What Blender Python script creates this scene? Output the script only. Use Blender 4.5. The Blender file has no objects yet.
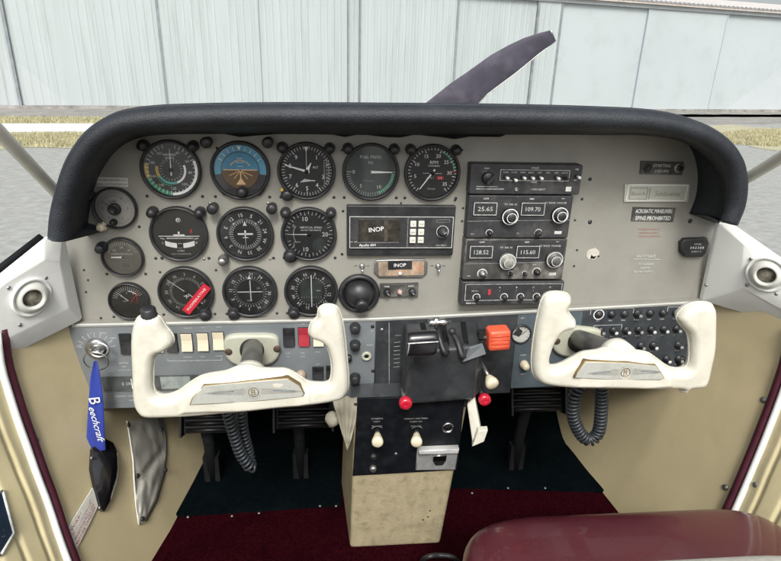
import bpy, math, random
from mathutils import Vector, Matrix, noise as mnoise
random.seed(7)
sc = bpy.context.scene
COL = sc.collection
pi = math.pi
# ------------------------------------------------------------------ camera
CP = Vector((.232, -.823, .145)); YAW, PIT, ROL = [math.radians(a) for a in (5.70, 20.87, 1.65)]; FPX = 564.0
FW = Vector((math.sin(YAW)*math.cos(PIT), math.cos(YAW)*math.cos(PIT), -math.sin(PIT)))
_R = Vector((math.cos(YAW), -math.sin(YAW), 0)); _U = _R.cross(FW)
RT = math.cos(ROL)*_R + math.sin(ROL)*_U; UP = -math.sin(ROL)*_R + math.cos(ROL)*_U
cam = bpy.data.cameras.new('camera'); co = bpy.data.objects.new('camera', cam); COL.objects.link(co)
m = Matrix((RT, UP, -FW)).transposed().to_4x4(); m.translation = CP; co.matrix_world = m
cam.sensor_fit = 'HORIZONTAL'; cam.sensor_width = 36; cam.lens = 36*FPX/781; cam.clip_start = .02; cam.clip_end = 2000
sc.camera = co
def ray(px, py): return FW + RT*((px-390.5)/FPX) - UP*((py-280.5)/FPX)
def W(px, py, Y):
    d = ray(px, py); return CP + d*((Y-CP.y)/d.y)
def WZ(px, py, Z):
    d = ray(px, py); return CP + d*((Z-CP.z)/d.z)
# ------------------------------------------------------------------ materials
MATS = {}
def mat(name, col, rough=.6, metal=0, var=.12, scale=40, bump=0, bscale=300, spec=.5, coat=0, stretch=None, dirt=None, dscale=12, damt=.3, emit=0, sheen=0):
    if name in MATS: return MATS[name]
    M = bpy.data.materials.new(name); M.use_nodes = True; nt = M.node_tree; N = nt.nodes; L = nt.links
    b = N['Principled BSDF']; b.inputs['Roughness'].default_value = rough; b.inputs['Metallic'].default_value = metal
    b.inputs['Specular IOR Level'].default_value = spec; b.inputs['Coat Weight'].default_value = coat
    if sheen: b.inputs['Sheen Weight'].default_value = sheen
    tc = N.new('ShaderNodeTexCoord'); src = tc.outputs['Object']
    if stretch:
        mp = N.new('ShaderNodeMapping'); mp.inputs['Scale'].default_value = stretch; L.new(src, mp.inputs[0]); src = mp.outputs[0]
    n = N.new('ShaderNodeTexNoise'); n.inputs['Scale'].default_value = scale; n.inputs['Detail'].default_value = 6; L.new(src, n.inputs[0])
    r = N.new('ShaderNodeValToRGB'); c = Vector(col)
    r.color_ramp.elements[0].position = .3; r.color_ramp.elements[1].position = .7
    r.color_ramp.elements[0].color = (*(c*(1-var)), 1); r.color_ramp.elements[1].color = (*(c*(1+var)), 1)
    L.new(n.outputs[0], r.inputs[0]); out = r.outputs[0]
    if dirt:
        n2 = N.new('ShaderNodeTexNoise'); n2.inputs['Scale'].default_value = dscale; n2.inputs['Detail'].default_value = 9; n2.inputs['Roughness'].default_value = .65; L.new(src, n2.inputs[0])
        r2 = N.new('ShaderNodeValToRGB'); r2.color_ramp.elements[0].position = .5; r2.color_ramp.elements[1].position = .72
        r2.color_ramp.elements[0].color = (0, 0, 0, 1); r2.color_ramp.elements[1].color = (damt,)*3+(1,)
        L.new(n2.outputs[0], r2.inputs[0]); mx = N.new('ShaderNodeMix'); mx.data_type = 'RGBA'
        L.new(r2.outputs[0], mx.inputs[0]); L.new(out, mx.inputs[6]); mx.inputs[7].default_value = (*dirt, 1); out = mx.outputs[2]
    L.new(out, b.inputs['Base Color'])
    mr = N.new('ShaderNodeMapRange'); mr.inputs[3].default_value = max(.03, rough-.1); mr.inputs[4].default_value = min(1, rough+.12); L.new(n.outputs[0], mr.inputs[0]); L.new(mr.outputs[0], b.inputs['Roughness'])
    if bump:
        n3 = N.new('ShaderNodeTexNoise'); n3.inputs['Scale'].default_value = bscale; n3.inputs['Detail'].default_value = 4; L.new(src, n3.inputs[0])
        bp = N.new('ShaderNodeBump'); bp.inputs['Strength'].default_value = bump; bp.inputs['Distance'].default_value = .0009; L.new(n3.outputs[0], bp.inputs['Height']); L.new(bp.outputs[0], b.inputs['Normal'])
    MATS[name] = M; return M
def glass_mat(name, gl=.06, rough=.02, tint=(1, 1, 1), base=0):
    M = bpy.data.materials.new(name); M.use_nodes = True; nt = M.node_tree; N = nt.nodes; L = nt.links
    N.remove(N['Principled BSDF']); t = N.new('ShaderNodeBsdfTransparent'); t.inputs[0].default_value = (*tint, 1)
    g = N.new('ShaderNodeBsdfGlossy'); g.inputs['Roughness'].default_value = rough
    fr = N.new('ShaderNodeFresnel'); fr.inputs[0].default_value = 1.45
    nz = N.new('ShaderNodeTexNoise'); nz.inputs['Scale'].default_value = 6
    mu = N.new('ShaderNodeMath'); mu.operation = 'MULTIPLY'; mu.inputs[1].default_value = gl; L.new(fr.outputs[0], mu.inputs[0])
    mx = N.new('ShaderNodeMixShader'); ad_ = N.new('ShaderNodeMath'); ad_.inputs[1].default_value = base; L.new(mu.outputs[0], ad_.inputs[0]); L.new(ad_.outputs[0], mx.inputs[0]); L.new(t.outputs[0], mx.inputs[1]); L.new(g.outputs[0], mx.inputs[2])
    L.new(mx.outputs[0], N['Material Output'].inputs[0]); MATS[name] = M; return M
PANEL = mat('panel_paint', (.262, .258, .228), .5, .0, .09, 22, .25, 900, dirt=(.15, .14, .11), dscale=11, damt=.5)
SUB = mat('subpanel_metal', (.21, .235, .25), .42, .35, .14, 14, .15, 700, dirt=(.3, .31, .31), dscale=30, damt=.35)
SUBR = mat('subpanel_blue', (.095, .125, .145), .42, .3, .15, 14, .15, 700, dirt=(.2, .22, .23), dscale=40, damt=.3)
BLK = mat('black_plastic', (.018, .019, .021), .42, 0, .3, 60, .15, 900, dirt=(.07, .07, .065), dscale=70, damt=.35)
BLKM = mat('black_matte', (.010, .011, .012), .8, 0, .3, 60, .2, 900, spec=.12)
QUAD = mat('quadrant_black', (.040, .044, .048), .3, .2, .25, 30, .15, 600, dirt=(.12, .125, .125), dscale=40, damt=.35)
RAD = mat('radio_face', (.028, .029, .032), .5, 0, .25, 50, .15, 900, dirt=(.11, .105, .095), dscale=35, damt=.5)
RADW = mat('radio_face_worn', (.05, .05, .046), .6, 0, .5, 45, .15, 900, dirt=(.22, .215, .19), dscale=22, damt=.9)
DIAL = mat('dial_black', (.024, .027, .028), .55, 0, .2, 80)
DIALG = mat('dial_grey_green', (.045, .058, .056), .55, 0, .2, 80)
DIALS = mat('dial_silver', (.42, .42, .40), .45, .3, .1, 60)
DIALT = mat('dial_tan_grey', (.13, .125, .11), .55, 0, .2, 60)
MARK = mat('marking_white', (.82, .84, .82), .6, 0, .08, 90)
MARKD = mat('marking_worn', (.55, .57, .55), .65, 0, .3, 200)
MARKF = mat('marking_faint', (.25, .26, .26), .65, 0, .3, 200)
GRN = mat('marking_green', (.04, .26, .15), .6)
YEL = mat('marking_yellow', (.5, .36, .08), .6)
TEAL = mat('marking_teal', (.1, .4, .36), .6)
RED = mat('marking_red', (.42, .03, .04), .6)
SKYB = mat('horizon_blue', (.07, .25, .38), .5)
SKYB2 = mat('horizon_blue_ring', (.11, .33, .46), .5)
BRN = mat('horizon_brown', (.13, .085, .045), .5)
BRND = mat('horizon_dark', (.045, .04, .045), .5)
ORNG = mat('symbol_amber', (.72, .5, .28), .5)
GLARE = mat('glareshield_vinyl', (.011, .014, .019), .50, 0, .2, 90, 1.0, 650, spec=.45, dirt=(.03, .036, .045), dscale=16, damt=.6)
IVORY = mat('ivory_plastic', (.60, .592, .51), .30, 0, .03, 20, .25, 420, coat=.15, dirt=(.40, .36, .26), dscale=45, damt=.4)
IVOR2 = mat('ivory_knob', (.66, .60, .44), .35, 0, .06, 40, coat=.2)
COLLAR = mat('collar_cream', (.40, .41, .33), .45, 0, .08, 30, .1, 300, dirt=(.22, .21, .17), damt=.5)
WHITE = mat('white_trim_plastic', (.80, .82, .79), .4, 0, .03, 14, .1, 500, dirt=(.42, .43, .42), dscale=9, damt=.3)
TAN = mat('tan_vinyl', (.50, .43, .262), .55, 0, .07, 10, .3, 800, dirt=(.36, .30, .18), dscale=9, damt=.4)
TANP = mat('tan_vinyl_pedestal', (.34, .295, .19), .42, 0, .12, 40, 1.0, 170, dirt=(.17, .14, .085), dscale=60, damt=.7)
CREAM = mat('cream_quilted_vinyl', (.62, .55, .33), .5, 0, .06, 14, .25, 800, dirt=(.4, .35, .24), damt=.4)
MAROON = mat('maroon_leather', (.080, .011, .019), .30, 0, .12, 12, .35, 420, spec=.7, coat=.35, dirt=(.12, .035, .04), dscale=9, damt=.4)
MARP = mat('maroon_piping', (.06, .008, .02), .5, 0, .15, 60, .3, 300)
CARP = mat('maroon_carpet', (.016, .0019, .0036), .95, 0, .6, 330, 1, 500, spec=.0, dirt=(.008, .0012, .0025), dscale=11, damt=.8)
MATG = mat('blue_green_mat', (.0022, .0040, .0048), .95, 0, .25, 120, 1, 500, spec=.0, dirt=(.004, .0065, .007), dscale=18, damt=.7)
CHR = mat('chrome', (.62, .63, .63), .22, 1, .08, 40)
STEEL = mat('worn_steel', (.34, .34, .33), .4, .9, .2, 60, .2, 400)
STEELW = mat('worn_badge_silver', (.50, .52, .48), .45, .25, .12, 90, .2, 500, dirt=(.3, .29, .24), dscale=90, damt=.5)
DARKM = mat('dark_metal', (.045, .045, .045), .45, .7, .2, 60)
SHAFT = mat('shaft_grey', (.15, .15, .14), .38, .5, .12, 60, .1, 200)
BLUE = mat('blue_ribbon', (.012, .035, .28), .6, 0, .1, 120, .5, 900, sheen=.2)
REDK = mat('red_knob', (.48, .014, .035), .25, 0, .06, 30, coat=.5)
ORK = mat('orange_knob', (.72, .10, .045), .38, 0, .06, 30, coat=.15)
REDT = mat('red_tape', (.42, .012, .03), .5, 0, .08, 60)
REDR = mat('red_rocker', (.33, .03, .045), .35, 0, .1, 40, coat=.3)
CRMR = mat('cream_rocker', (.62, .56, .42), .4, 0, .06, 50, coat=.2)
LABEL = mat('paper_label', (.60, .60, .54), .6, 0, .08, 80)
LCD = mat('lcd_digits', (.46, .49, .46), .5, 0, .1, 90)
GPSS = mat('dark_screen', (.03, .028, .024), .25, 0, .5, 60, dirt=(.1, .085, .06), dscale=80, damt=.6)
POUCH = mat('silver_pouch', (.30, .295, .26), .45, .1, .25, 25, .5, 120, dirt=(.13, .12, .1), dscale=28, damt=.7, stretch=(1, 1, .3))
CLOTH = mat('pale_boot_fabric', (.38, .36, .28), .7, 0, .12, 40, .5, 200)
CORD = mat('cord_rubber', (.022, .027, .032), .4, 0, .15, 60)
PROP = mat('propeller_paint', (.052, .047, .068), .5, .1, .25, 9, .1, 200, dirt=(.12, .11, .135), dscale=14, damt=.6)
ALU = mat('bare_aluminium', (.5, .5, .47), .4, .9, .1, 30)
POST = mat('cream_window_post', (.66, .64, .54), .45, 0, .05, 20, .1, 300)
HANG = mat('hangar_sheet', (.375, .415, .42), .6, 0, .04, .9, .05, 6, stretch=(2.0, 2.0, .12), dirt=(.24, .26, .25), dscale=2.0, damt=.5)
HANG2 = mat('hangar_sheet_smooth', (.395, .435, .445), .6, 0, .03, .4, .05, 6, dirt=(.30, .33, .33), dscale=1.1, damt=.4)
HSEAM = mat('hangar_seam_dark', (.20, .215, .23), .7, 0, .2, 3)
EAVE = mat('eave_trim', (.52, .46, .42), .6, 0, .1, 2)
RUST = mat('rust_strip', (.24, .23, .22), .8, 0, .4, 3)
GLASS = glass_mat('instrument_glass', .9, .07, base=.018)
PANE = glass_mat('acrylic_pane', .35, .05, (.97, .985, .98))
def ground_mat(name, c1, c2, c3, s1, s2, rough=.9):
    M = bpy.data.materials.new(name); M.use_nodes = True; nt = M.node_tree; N = nt.nodes; L = nt.links
    b = N['Principled BSDF']; b.inputs['Roughness'].default_value = rough; b.inputs['Specular IOR Level'].default_value = .2
    tc = N.new('ShaderNodeTexCoord'); mp = N.new('ShaderNodeMapping'); mp.inputs['Scale'].default_value = (.8, 1, 1); mp.inputs['Rotation'].default_value = (0, 0, -.23); L.new(tc.outputs['Object'], mp.inputs[0])
    a = N.new('ShaderNodeTexNoise'); a.inputs['Scale'].default_value = s1; a.inputs['Detail'].default_value = 10; a.inputs['Roughness'].default_value = .7; L.new(mp.outputs[0], a.inputs[0])
    d = N.new('ShaderNodeTexNoise'); d.inputs['Scale'].default_value = s2; d.inputs['Detail'].default_value = 8; L.new(tc.outputs['Object'], d.inputs[0])
    r = N.new('ShaderNodeValToRGB'); r.color_ramp.elements[0].position = .32; r.color_ramp.elements[1].position = .68
    r.color_ramp.elements[0].color = (*c1, 1); r.color_ramp.elements[1].color = (*c2, 1); L.new(a.outputs[0], r.inputs[0])
    r2 = N.new('ShaderNodeValToRGB'); r2.color_ramp.elements[0].position = .5; r2.color_ramp.elements[1].position = .75; r2.color_ramp.elements[0].color = (0, 0, 0, 1); r2.color_ramp.elements[1].color = (.8, .8, .8, 1); L.new(d.outputs[0], r2.inputs[0])
    mx = N.new('ShaderNodeMix'); mx.data_type = 'RGBA'; L.new(r2.outputs[0], mx.inputs[0]); L.new(r.outputs[0], mx.inputs[6]); mx.inputs[7].default_value = (*c3, 1); L.new(mx.outputs[2], b.inputs['Base Color'])
    MATS[name] = M; return M
ASPH = ground_mat('weathered_asphalt', (.20, .207, .195), (.335, .345, .325), (.30, .31, .29), 7, 60)
GRAVEL = ground_mat('dirt_verge', (.16, .155, .14), (.27, .265, .25), (.33, .33, .32), 1.5, 6)
DRY = ground_mat('dry_grass_soil', (.29, .28, .18), (.40, .38, .26), (.36, .36, .31), 3, 8)
CONC = ground_mat('pale_concrete', (.50, .51, .50), (.62, .63, .62), (.45, .45, .43), 1.2, 6)
STRAW = mat('straw_blades', (.38, .355, .215), .8, 0, .25, 3)
# ------------------------------------------------------------------ mesh builder
class MB:
    def __init__(s): s.v = []; s.f = []; s.m = []; s.sm = []; s.mats = []; s.M = None
    def mi(s, mt):
        if mt not in s.mats: s.mats.append(mt)
        return s.mats.index(mt)
    def add(s, vs, fs, mt, smooth=False):
        o = len(s.v); i = s.mi(mt)
        for p in vs:
            p = Vector(p); s.v.append(s.M @ p if s.M is not None else p)
        for f in fs: s.f.append([o+k for k in f]); s.m.append(i); s.sm.append(smooth)
        return s
    def prism(s, pts, y0, y1, mt, bev=0, edge=None, smooth=False):
        # polygon in XZ; front face at y0 (towards the pilot), back at y1; bev = rounded-off front edge
        n = len(pts); P = [Vector(p) for p in pts]
        ar = sum(P[i].x*P[(i+1) % n].y-P[(i+1) % n].x*P[i].y for i in range(n))
        if ar < 0: P.reverse()
        def inset(d):
            out = []
            for i in range(n):
                a, b, c = P[i-1], P[i], P[(i+1) % n]
                e1 = (b-a).normalized(); e2 = (c-b).normalized()
                n1 = Vector((-e1.y, e1.x)); n2 = Vector((-e2.y, e2.x)); q = n1+n2
                if q.length < 1e-6: q = n1
                q = q.normalized(); k = max(.35, q.dot(n1)); out.append(b+q*(d/k))
            return out
        rings = [(P, y1)]
        sg = 1 if y1 > y0 else -1
        if bev:
            for t in (0, .35, .7, 1): rings.append((inset(bev*(1-math.cos(t*pi/2))), y0+sg*bev*(1-math.sin(t*pi/2))))
        else: rings.append((P, y0))
        vs = [(p.x, y, p.y) for R, y in rings for p in R]; fs = []
        for k in range(len(rings)-1):
            for i in range(n):
                j = (i+1) % n; fs.append((k*n+i, k*n+n+i, k*n+n+j, k*n+j) if sg > 0 else (k*n+i, k*n+j, k*n+n+j, k*n+n+i))
        s.add(vs, fs, edge or mt, bool(bev) or smooth)
        a = (len(rings)-1)*n
        R, y = rings[-1]; s.add([(p.x, y, p.y) for p in R], [tuple(range(n))], mt)
        R, y = rings[0]; s.add([(p.x, y, p.y) for p in R], [tuple(range(n-1, -1, -1))], mt)
        return s
    def rect(s, x0, x1, z0, z1, y0, y1, mt, r=0, bev=0): return s.prism(rr(x0, x1, z0, z1, r), y0, y1, mt, bev)
    def box(s, c, d, mt, R=None):
        vs = []; R = R or Matrix.Identity(3)
        for i in (-1, 1):
            for j in (-1, 1):
                for k in (-1, 1): vs.append(Vector(c)+R @ Vector((i*d[0]/2, j*d[1]/2, k*d[2]/2)))
        return s.add(vs, [(0, 1, 3, 2), (4, 6, 7, 5), (0, 4, 5, 1), (2, 3, 7, 6), (0, 2, 6, 4), (1, 5, 7, 3)], mt)
    def lathe(s, prof, c, mt, axis=(0, -1, 0), seg=32, smooth=True, knurl=0):
        # prof: (radius, distance along the axis)
        a = Vector(axis).normalized(); u = a.orthogonal().normalized()
        if abs(a.y) > .9: u = Vector((1, 0, 0)); u = (u-a*u.dot(a)).normalized()
        w = a.cross(u); c = Vector(c); vs = []; fs = []
        for r, h in prof:
            for i in range(seg):
                t = 2*pi*i/seg; k = r*(1-(knurl if i % 2 else 0)); vs.append(c+a*h+(u*math.cos(t)+w*math.sin(t))*k)
        for k in range(len(prof)-1):
            for i in range(seg):
                j = (i+1) % seg; fs.append((k*seg+i, k*seg+j, k*seg+seg+j, k*seg+seg+i))
        if prof[0][0] > 1e-6: fs.append(tuple(range(seg-1, -1, -1)))
        if prof[-1][0] > 1e-6: fs.append(tuple((len(prof)-1)*seg+i for i in range(seg)))
        return s.add(vs, fs, mt, smooth)
    def cyl(s, p0, p1, r0, r1, mt, seg=20):
        p0 = Vector(p0); p1 = Vector(p1); return s.lathe([(r0, 0), (r1, (p1-p0).length)], p0, mt, p1-p0, seg)
    def tube(s, path, r, mt, seg=10, closed=False, flat=1.0, cap=True):
        P = [Vector(p) for p in path]; n = len(P); vs = []; fs = []; ref = None
        for i in range(n):
            t = (P[(i+1) % n]-P[i-1]) if closed else (P[min(i+1, n-1)]-P[max(i-1, 0)])
            t.normalize()
            if ref is None: ref = t.orthogonal().normalized()
            ref = (ref-t*ref.dot(t)).normalized(); b = t.cross(ref); k = r(i/(n-1)) if callable(r) else r
            for j in range(seg):
                a = 2*pi*j/seg; vs.append(P[i]+ref*math.cos(a)*k+b*math.sin(a)*k*flat)
        for i in range(n if closed else n-1):
            for j in range(seg):
                a, b = i*seg+j, i*seg+(j+1) % seg; c, d = ((i+1) % n)*seg+(j+1) % seg, ((i+1) % n)*seg+j; fs.append((a, b, c, d))
        if not closed and cap: fs.append(tuple(range(seg-1, -1, -1))); fs.append(tuple((n-1)*seg+j for j in range(seg)))
        return s.add(vs, fs, mt, True)
    def arc(s, r0, r1, a0, a1, y, mt, c=(0, 0), n=None):
        n = n or max(3, int(abs(a1-a0)/6)); vs = []
        for i in range(n+1):
            a = math.radians(a0+(a1-a0)*i/n)
            for r in (r0, r1): vs.append((c[0]+r*math.sin(a), y, c[1]+r*math.cos(a)))
        return s.add(vs, [(2*i, 2*i+2, 2*i+3, 2*i+1) for i in range(n)], mt)
    def line(s, x0, z0, x1, z1, w, y, mt, w1=None):
        d = Vector((x1-x0, z1-z0)).normalized(); q = Vector((-d.y, d.x))*w/2; q1 = q*((w1 if w1 is not None else w)/w)
        return s.add([(x0-q.x, y, z0-q.y), (x1-q1.x, y, z1-q1.y), (x1+q1.x, y, z1+q1.y), (x0+q.x, y, z0+q.y)], [(0, 1, 2, 3)], mt)
    def frame(s, x0, x1, z0, z1, w, y, mt):
        for a in ((x0, z0, x1, z0), (x1, z0, x1, z1), (x1, z1, x0, z1), (x0, z1, x0, z0)): s.line(*a, w, y, mt)
        return s
    def text(s, t, cx, cz, h, y, mt, rot=0, width=None, align='c'):
        V, F = glyphs(t); w0 = max(p[0] for p in V)-min(p[0] for p in V); x0 = min(p[0] for p in V)
        sx = h if width is None else width/w0; ww = w0*sx; ox = {'c': ww/2, 'l': 0, 'r': ww}[align]
        ca, sa = math.cos(math.radians(rot)), math.sin(math.radians(rot)); vs = []
        for a, b in V:
            a = (a-x0)*sx-ox; b = (b-.35)*h; vs.append((cx+a*ca-b*sa, y, cz+a*sa+b*ca))
        return s.add(vs, F, mt)
    def mesh(s, name, off=(0, 0, 0)):
        off = Vector(off); me = bpy.data.meshes.new(name); me.from_pydata([p-off for p in s.v], [], s.f); me.update()
        for mt in s.mats: me.materials.append(mt)
        me.polygons.foreach_set('material_index', s.m); me.polygons.foreach_set('use_smooth', s.sm)
        return me
class Letters:
    def __init__(s): s.items = []; s.rest = MB()
    def text(s, *a, **k): m_ = MB(); m_.text(*a, **k); s.items.append(m_)
    def line(s, *a, **k): s.rest.line(*a, **k)
    def frame(s, *a, **k): s.rest.frame(*a, **k)
    def rect(s, *a, **k): s.rest.rect(*a, **k)
    def arc(s, *a, **k): s.items.append(MB().arc(*a, **k))
    def build(s, parent, off):
        for m_ in s.items: part('lettering', m_, parent, off)
        if s.rest.v: part('printed_marking', s.rest, parent, off)
_G = {}
def glyphs(t):
    if t not in _G:
        c = bpy.data.curves.new('tmp', 'FONT'); c.body = t.rstrip('~'); c.shear = .45 if t.endswith('~') else 0; c.size = 1; c.resolution_u = 2; o = bpy.data.objects.new('tmp', c)
        COL.objects.link(o); dg = bpy.context.evaluated_depsgraph_get(); me = bpy.data.meshes.new_from_object(o.evaluated_get(dg))
        V = [(v.co.x, v.co.y) for v in me.vertices]; F = [tuple(p.vertices) for p in me.polygons]
        # 'size' 1 gives capitals about 0.7 high
        bpy.data.objects.remove(o); bpy.data.curves.remove(c); bpy.data.meshes.remove(me); _G[t] = (V, F)
    return _G[t]
def rr(x0, x1, z0, z1, r=0, n=5):
    if r <= 0: return [(x0, z0), (x1, z0), (x1, z1), (x0, z1)]
    out = []
    for cx, cz, a0 in ((x1-r, z0+r, -90), (x1-r, z1-r, 0), (x0+r, z1-r, 90), (x0+r, z0+r, 180)):
        for i in range(n+1):
            a = math.radians(a0+90*i/n); out.append((cx+r*math.cos(a), cz+r*math.sin(a)))
    return out
def smooth_path(P, n=8, closed=False):
    P = [Vector(p) for p in P]; out = []; N = len(P)
    rng = range(N) if closed else range(N-1)
    for i in rng:
        p0 = P[i-1] if (closed or i > 0) else P[0]*2-P[1]; p1 = P[i]; p2 = P[(i+1) % N]
        p3 = P[(i+2) % N] if (closed or i+2 < N) else P[-1]*2-P[-2]
        for k in range(n):
            t = k/n; out.append(.5*((2*p1)+(p2-p0)*t+(2*p0-5*p1+4*p2-p3)*t*t+(3*p1-p0-3*p2+p3)*t**3))
    if not closed: out.append(P[-1])
    return out
def tag(o, label, cat, group=None, kind=None):
    if label: o['label'] = label
    if cat: o['category'] = cat
    if group: o['group'] = group
    if kind: o['kind'] = kind
    return o
def thing(name, label, cat, loc=(0, 0, 0), group=None):
    o = bpy.data.objects.new(name, None); o.empty_display_size = .02; COL.objects.link(o); o.location = loc; return tag(o, label, cat, group)
def part(name, mb, parent=None, off=(0, 0, 0), label=None):
    o = bpy.data.objects.new(name, mb.mesh(name, off)); COL.objects.link(o); o.parent = parent
    if label: o['label'] = label
    return o
def solo(name, mb, label, cat, loc, group=None, kind=None):
    o = part(name, mb, None, loc); o.location = loc; return tag(o, label, cat, group, kind)
def struct(name, mb): o = part(name, mb); o['kind'] = 'structure'; return o
def dup(o, loc, label):
    r = o.copy(); COL.objects.link(r); r.location = loc
    if label: r['label'] = label
    for ch in list(o.children):
        c = ch.copy(); COL.objects.link(c); c.parent = r
        for g in list(ch.children):
            d = g.copy(); COL.objects.link(d); d.parent = c
    return r
def fp(t):
    for c in t.children:
        if c.name.split('.')[0] in ('faceplate', 'panel_plate', 'face_plate', 'case', 'inner_bezel'): return c
    return t
def screw_mb(mt=None, r=.0026, c=(0, 0, 0), ax=(0, -1, 0)):
    mb = MB(); mb.lathe([(r, -.001), (r, .0004), (r*.7, .0012), (0, .0015)], c, mt or DARKM, ax, 12); return mb
def P2(px, py, Y): p = W(px, py, Y); return (p.x, p.z)

# ------------------------------------------------------------------ gauges
R0 = .0415
def ticks(mb, r0, r1, a0, a1, n, w=.0006, y=-.0045, mt=None, skip=0):
    for i in range(n+1):
        if skip and i % skip == 0: continue
        a = math.radians(a0+(a1-a0)*i/n); s, c = math.sin(a), math.cos(a); mb.line(r0*s, r0*c, r1*s, r1*c, w, y, mt or MARK)
def nums(mb, r, items, h=.008, mt=None, up=False, y=-.0046):
    for t, a in items:
        q = math.radians(a); mb.text(t, r*math.sin(q), r*math.cos(q), h, y, mt or MARK, rot=-a if up else 0)
def gauge(name, label, cat, X, Z, dialfn, dial=DIAL, R=R0, posts=True, knob=None, bez=BLK, group=None, needles=()):
    t = thing(name, label, cat, (X, 0, Z), group)
    b = MB(); k = R/R0
    b.lathe([(R*.90, .0012), (R*1.0, .0012), (R*1.0, .0075), (R*.965, .0098), (R*.925, .0098), (R*.895, .006), (R*.885, .0036), (R*.90, .0012)], (0, 0, 0), bez, seg=64)
    part('bezel', b, t)
    d = MB(); d.lathe([(0, -.002), (R*.93, -.002), (R*.93, .0038), (0, .0038)], (0, 0, 0), dial, seg=48, smooth=False); dob = part('dial', d, t)
    mk = MB(); dialfn(mk)
    if mk.v: part('dial_marking', mk, dob)
    for nd in needles:
        n_ = MB(); nd(n_); part('needle', n_, t)
    g = MB(); g.add([(R*.9*math.sin(2*pi*i/48), -.0066, R*.9*math.cos(2*pi*i/48)) for i in range(48)], [tuple(range(47, -1, -1))], GLASS); part('glass', g, t)
    if posts:
        for sx in (-1, 1):
            p = MB(); cx, cz = sx*R*.80, R*.80
            p.lathe([(.0078, 0), (.0078, .008), (.0062, .0125), (.0058, .017), (0, .0175)], (cx, 0, cz), BLK, seg=20)
            p.box((sx*R*.70, -.004, R*.70), (.011, .006, .011), BLK, Matrix.Rotation(sx*pi/4, 3, 'Y')); part('post_light', p, t)
    if knob:
        for (ax, az, r, mt, L) in knob:
            p = MB(); p.lathe([(r*1.25, 0), (r*1.25, .006), (r, .007), (r*.95, .007+L), (r*.8, .0085+L), (0, .0085+L)], (ax, -.002, az), mt, seg=28, knurl=.06); part('knob', p, t)
    for sx, sz in ((-1, -1), (1, -1)):
        part('mounting_screw', screw_mb(DARKM, .0022, (sx*R*.93, 0, sz*R*.93)), t)
    return t
def needle(a, L, w=.0016, tail=.008, mt=None, y=-.0055, w1=.0006, hub=.003):
    def f(mb):
        q = math.radians(a); s, c = math.sin(q), math.cos(q); mb.line(-tail*s, -tail*c, L*s, L*c, w, y, mt or MARK, w1)
        mb.lathe([(hub, -y-.001), (hub, -y+.0006), (0, -y+.0008)], (0, 0, 0), DARKM, seg=14)
    return f
GX = [0, .0953, .1884, .2806, .3705]; GZ = [0, -.0938, -.1856]; D1, D2 = .0010, .0022
gg = 'round flight instruments on the panel'
def d_asi(mb):
    ticks(mb, .030, .0355, 15, 345, 33); nums(mb, .0262, [('40', 25), ('60', 62), ('80', 98), ('100', 140), ('120', 178), ('140', 215), ('160', 250), ('180', 292), ('200', 330)], .0055, MARKD)
    mb.text('AIRSPEED', 0, .021, .0042, -.0046, MARK); mb.text('KNOTS', 0, .0165, .0036, -.0046, MARK)
    mb.arc(.0325, .0362, 68, 182, -.0042, MARK); mb.arc(.0310, .0362, 182, 250, -.0042, GRN); mb.arc(.0310, .0362, 250, 284, -.0042, YEL)
    mb.arc(.0175, .0205, 70, 160, -.0042, MARK); mb.arc(.0175, .0205, 160, 240, -.0042, TEAL); mb.arc(.0175, .0215, 240, 285, -.0042, YEL)
    ticks(mb, .0125, .0160, 20, 340, 20, .0005, mt=MARKD); mb.arc(.022, .0232, 185, 245, -.0043, GRN)
gauge('airspeed_indicator', 'airspeed gauge with white, green and yellow arcs, top row of the panel', 'gauge', GX[0], GZ[0], d_asi, needles=(needle(2, .029, .0018),), group=gg)
def d_att(mb):
    mb.arc(.0265, .036, -100, 100, -.0042, SKYB2); mb.arc(.0265, .036, 100, 260, -.0042, BRND)
    mb.arc(0, .0262, -90, 90, -.0043, SKYB); mb.arc(0, .0262, 90, 270, -.0043, BRN)
    mb.arc(.0258, .0268, 0, 360, -.0045, DIAL)
    mb.add([(-.034, -.0048, -.026), (.034, -.0048, -.026), (.026, -.0048, -.036), (-.026, -.0048, -.036)][::1], [(0, 3, 2, 1)], DIAL)
    mb.line(-.023, .001, .023, .001, .0014, -.0049, ORNG); mb.line(0, .002, 0, -.017, .0016, -.0049, ORNG)
    for a in (-58, -30, 30, 58): q = math.radians(a+180); mb.line(0, 0, .019*math.sin(q), .019*math.cos(q)*.72, .0009, -.0049, ORNG)
    mb.add([(-.007, -.005, -.020), (.007, -.005, -.020), (0, -.005, -.010)], [(0, 1, 2)], ORNG)
    mb.add([(-.003, -.005, .034), (0, -.005, .028), (.003, -.005, .034)], [(0, 1, 2)], MARK)
    for i, z in enumerate((.006, .0115, .017)): mb.line(-.004-.002*(i % 2), z, .004+.002*(i % 2), z, .0006, -.0049, MARK)
    mb.arc(.0150, .0162, -60, 60, -.0049, ORNG, (0, -.001)); ticks(mb, .028, .034, -60, 60, 8, .0007, -.0049)
gauge('attitude_indicator', 'round horizon gauge, blue upper half over brown with an amber aircraft symbol', 'gauge', GX[1], GZ[0], d_att, group=gg, posts=False,
      knob=[(.001, -.030, .0065, BLK, .006)])
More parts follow.
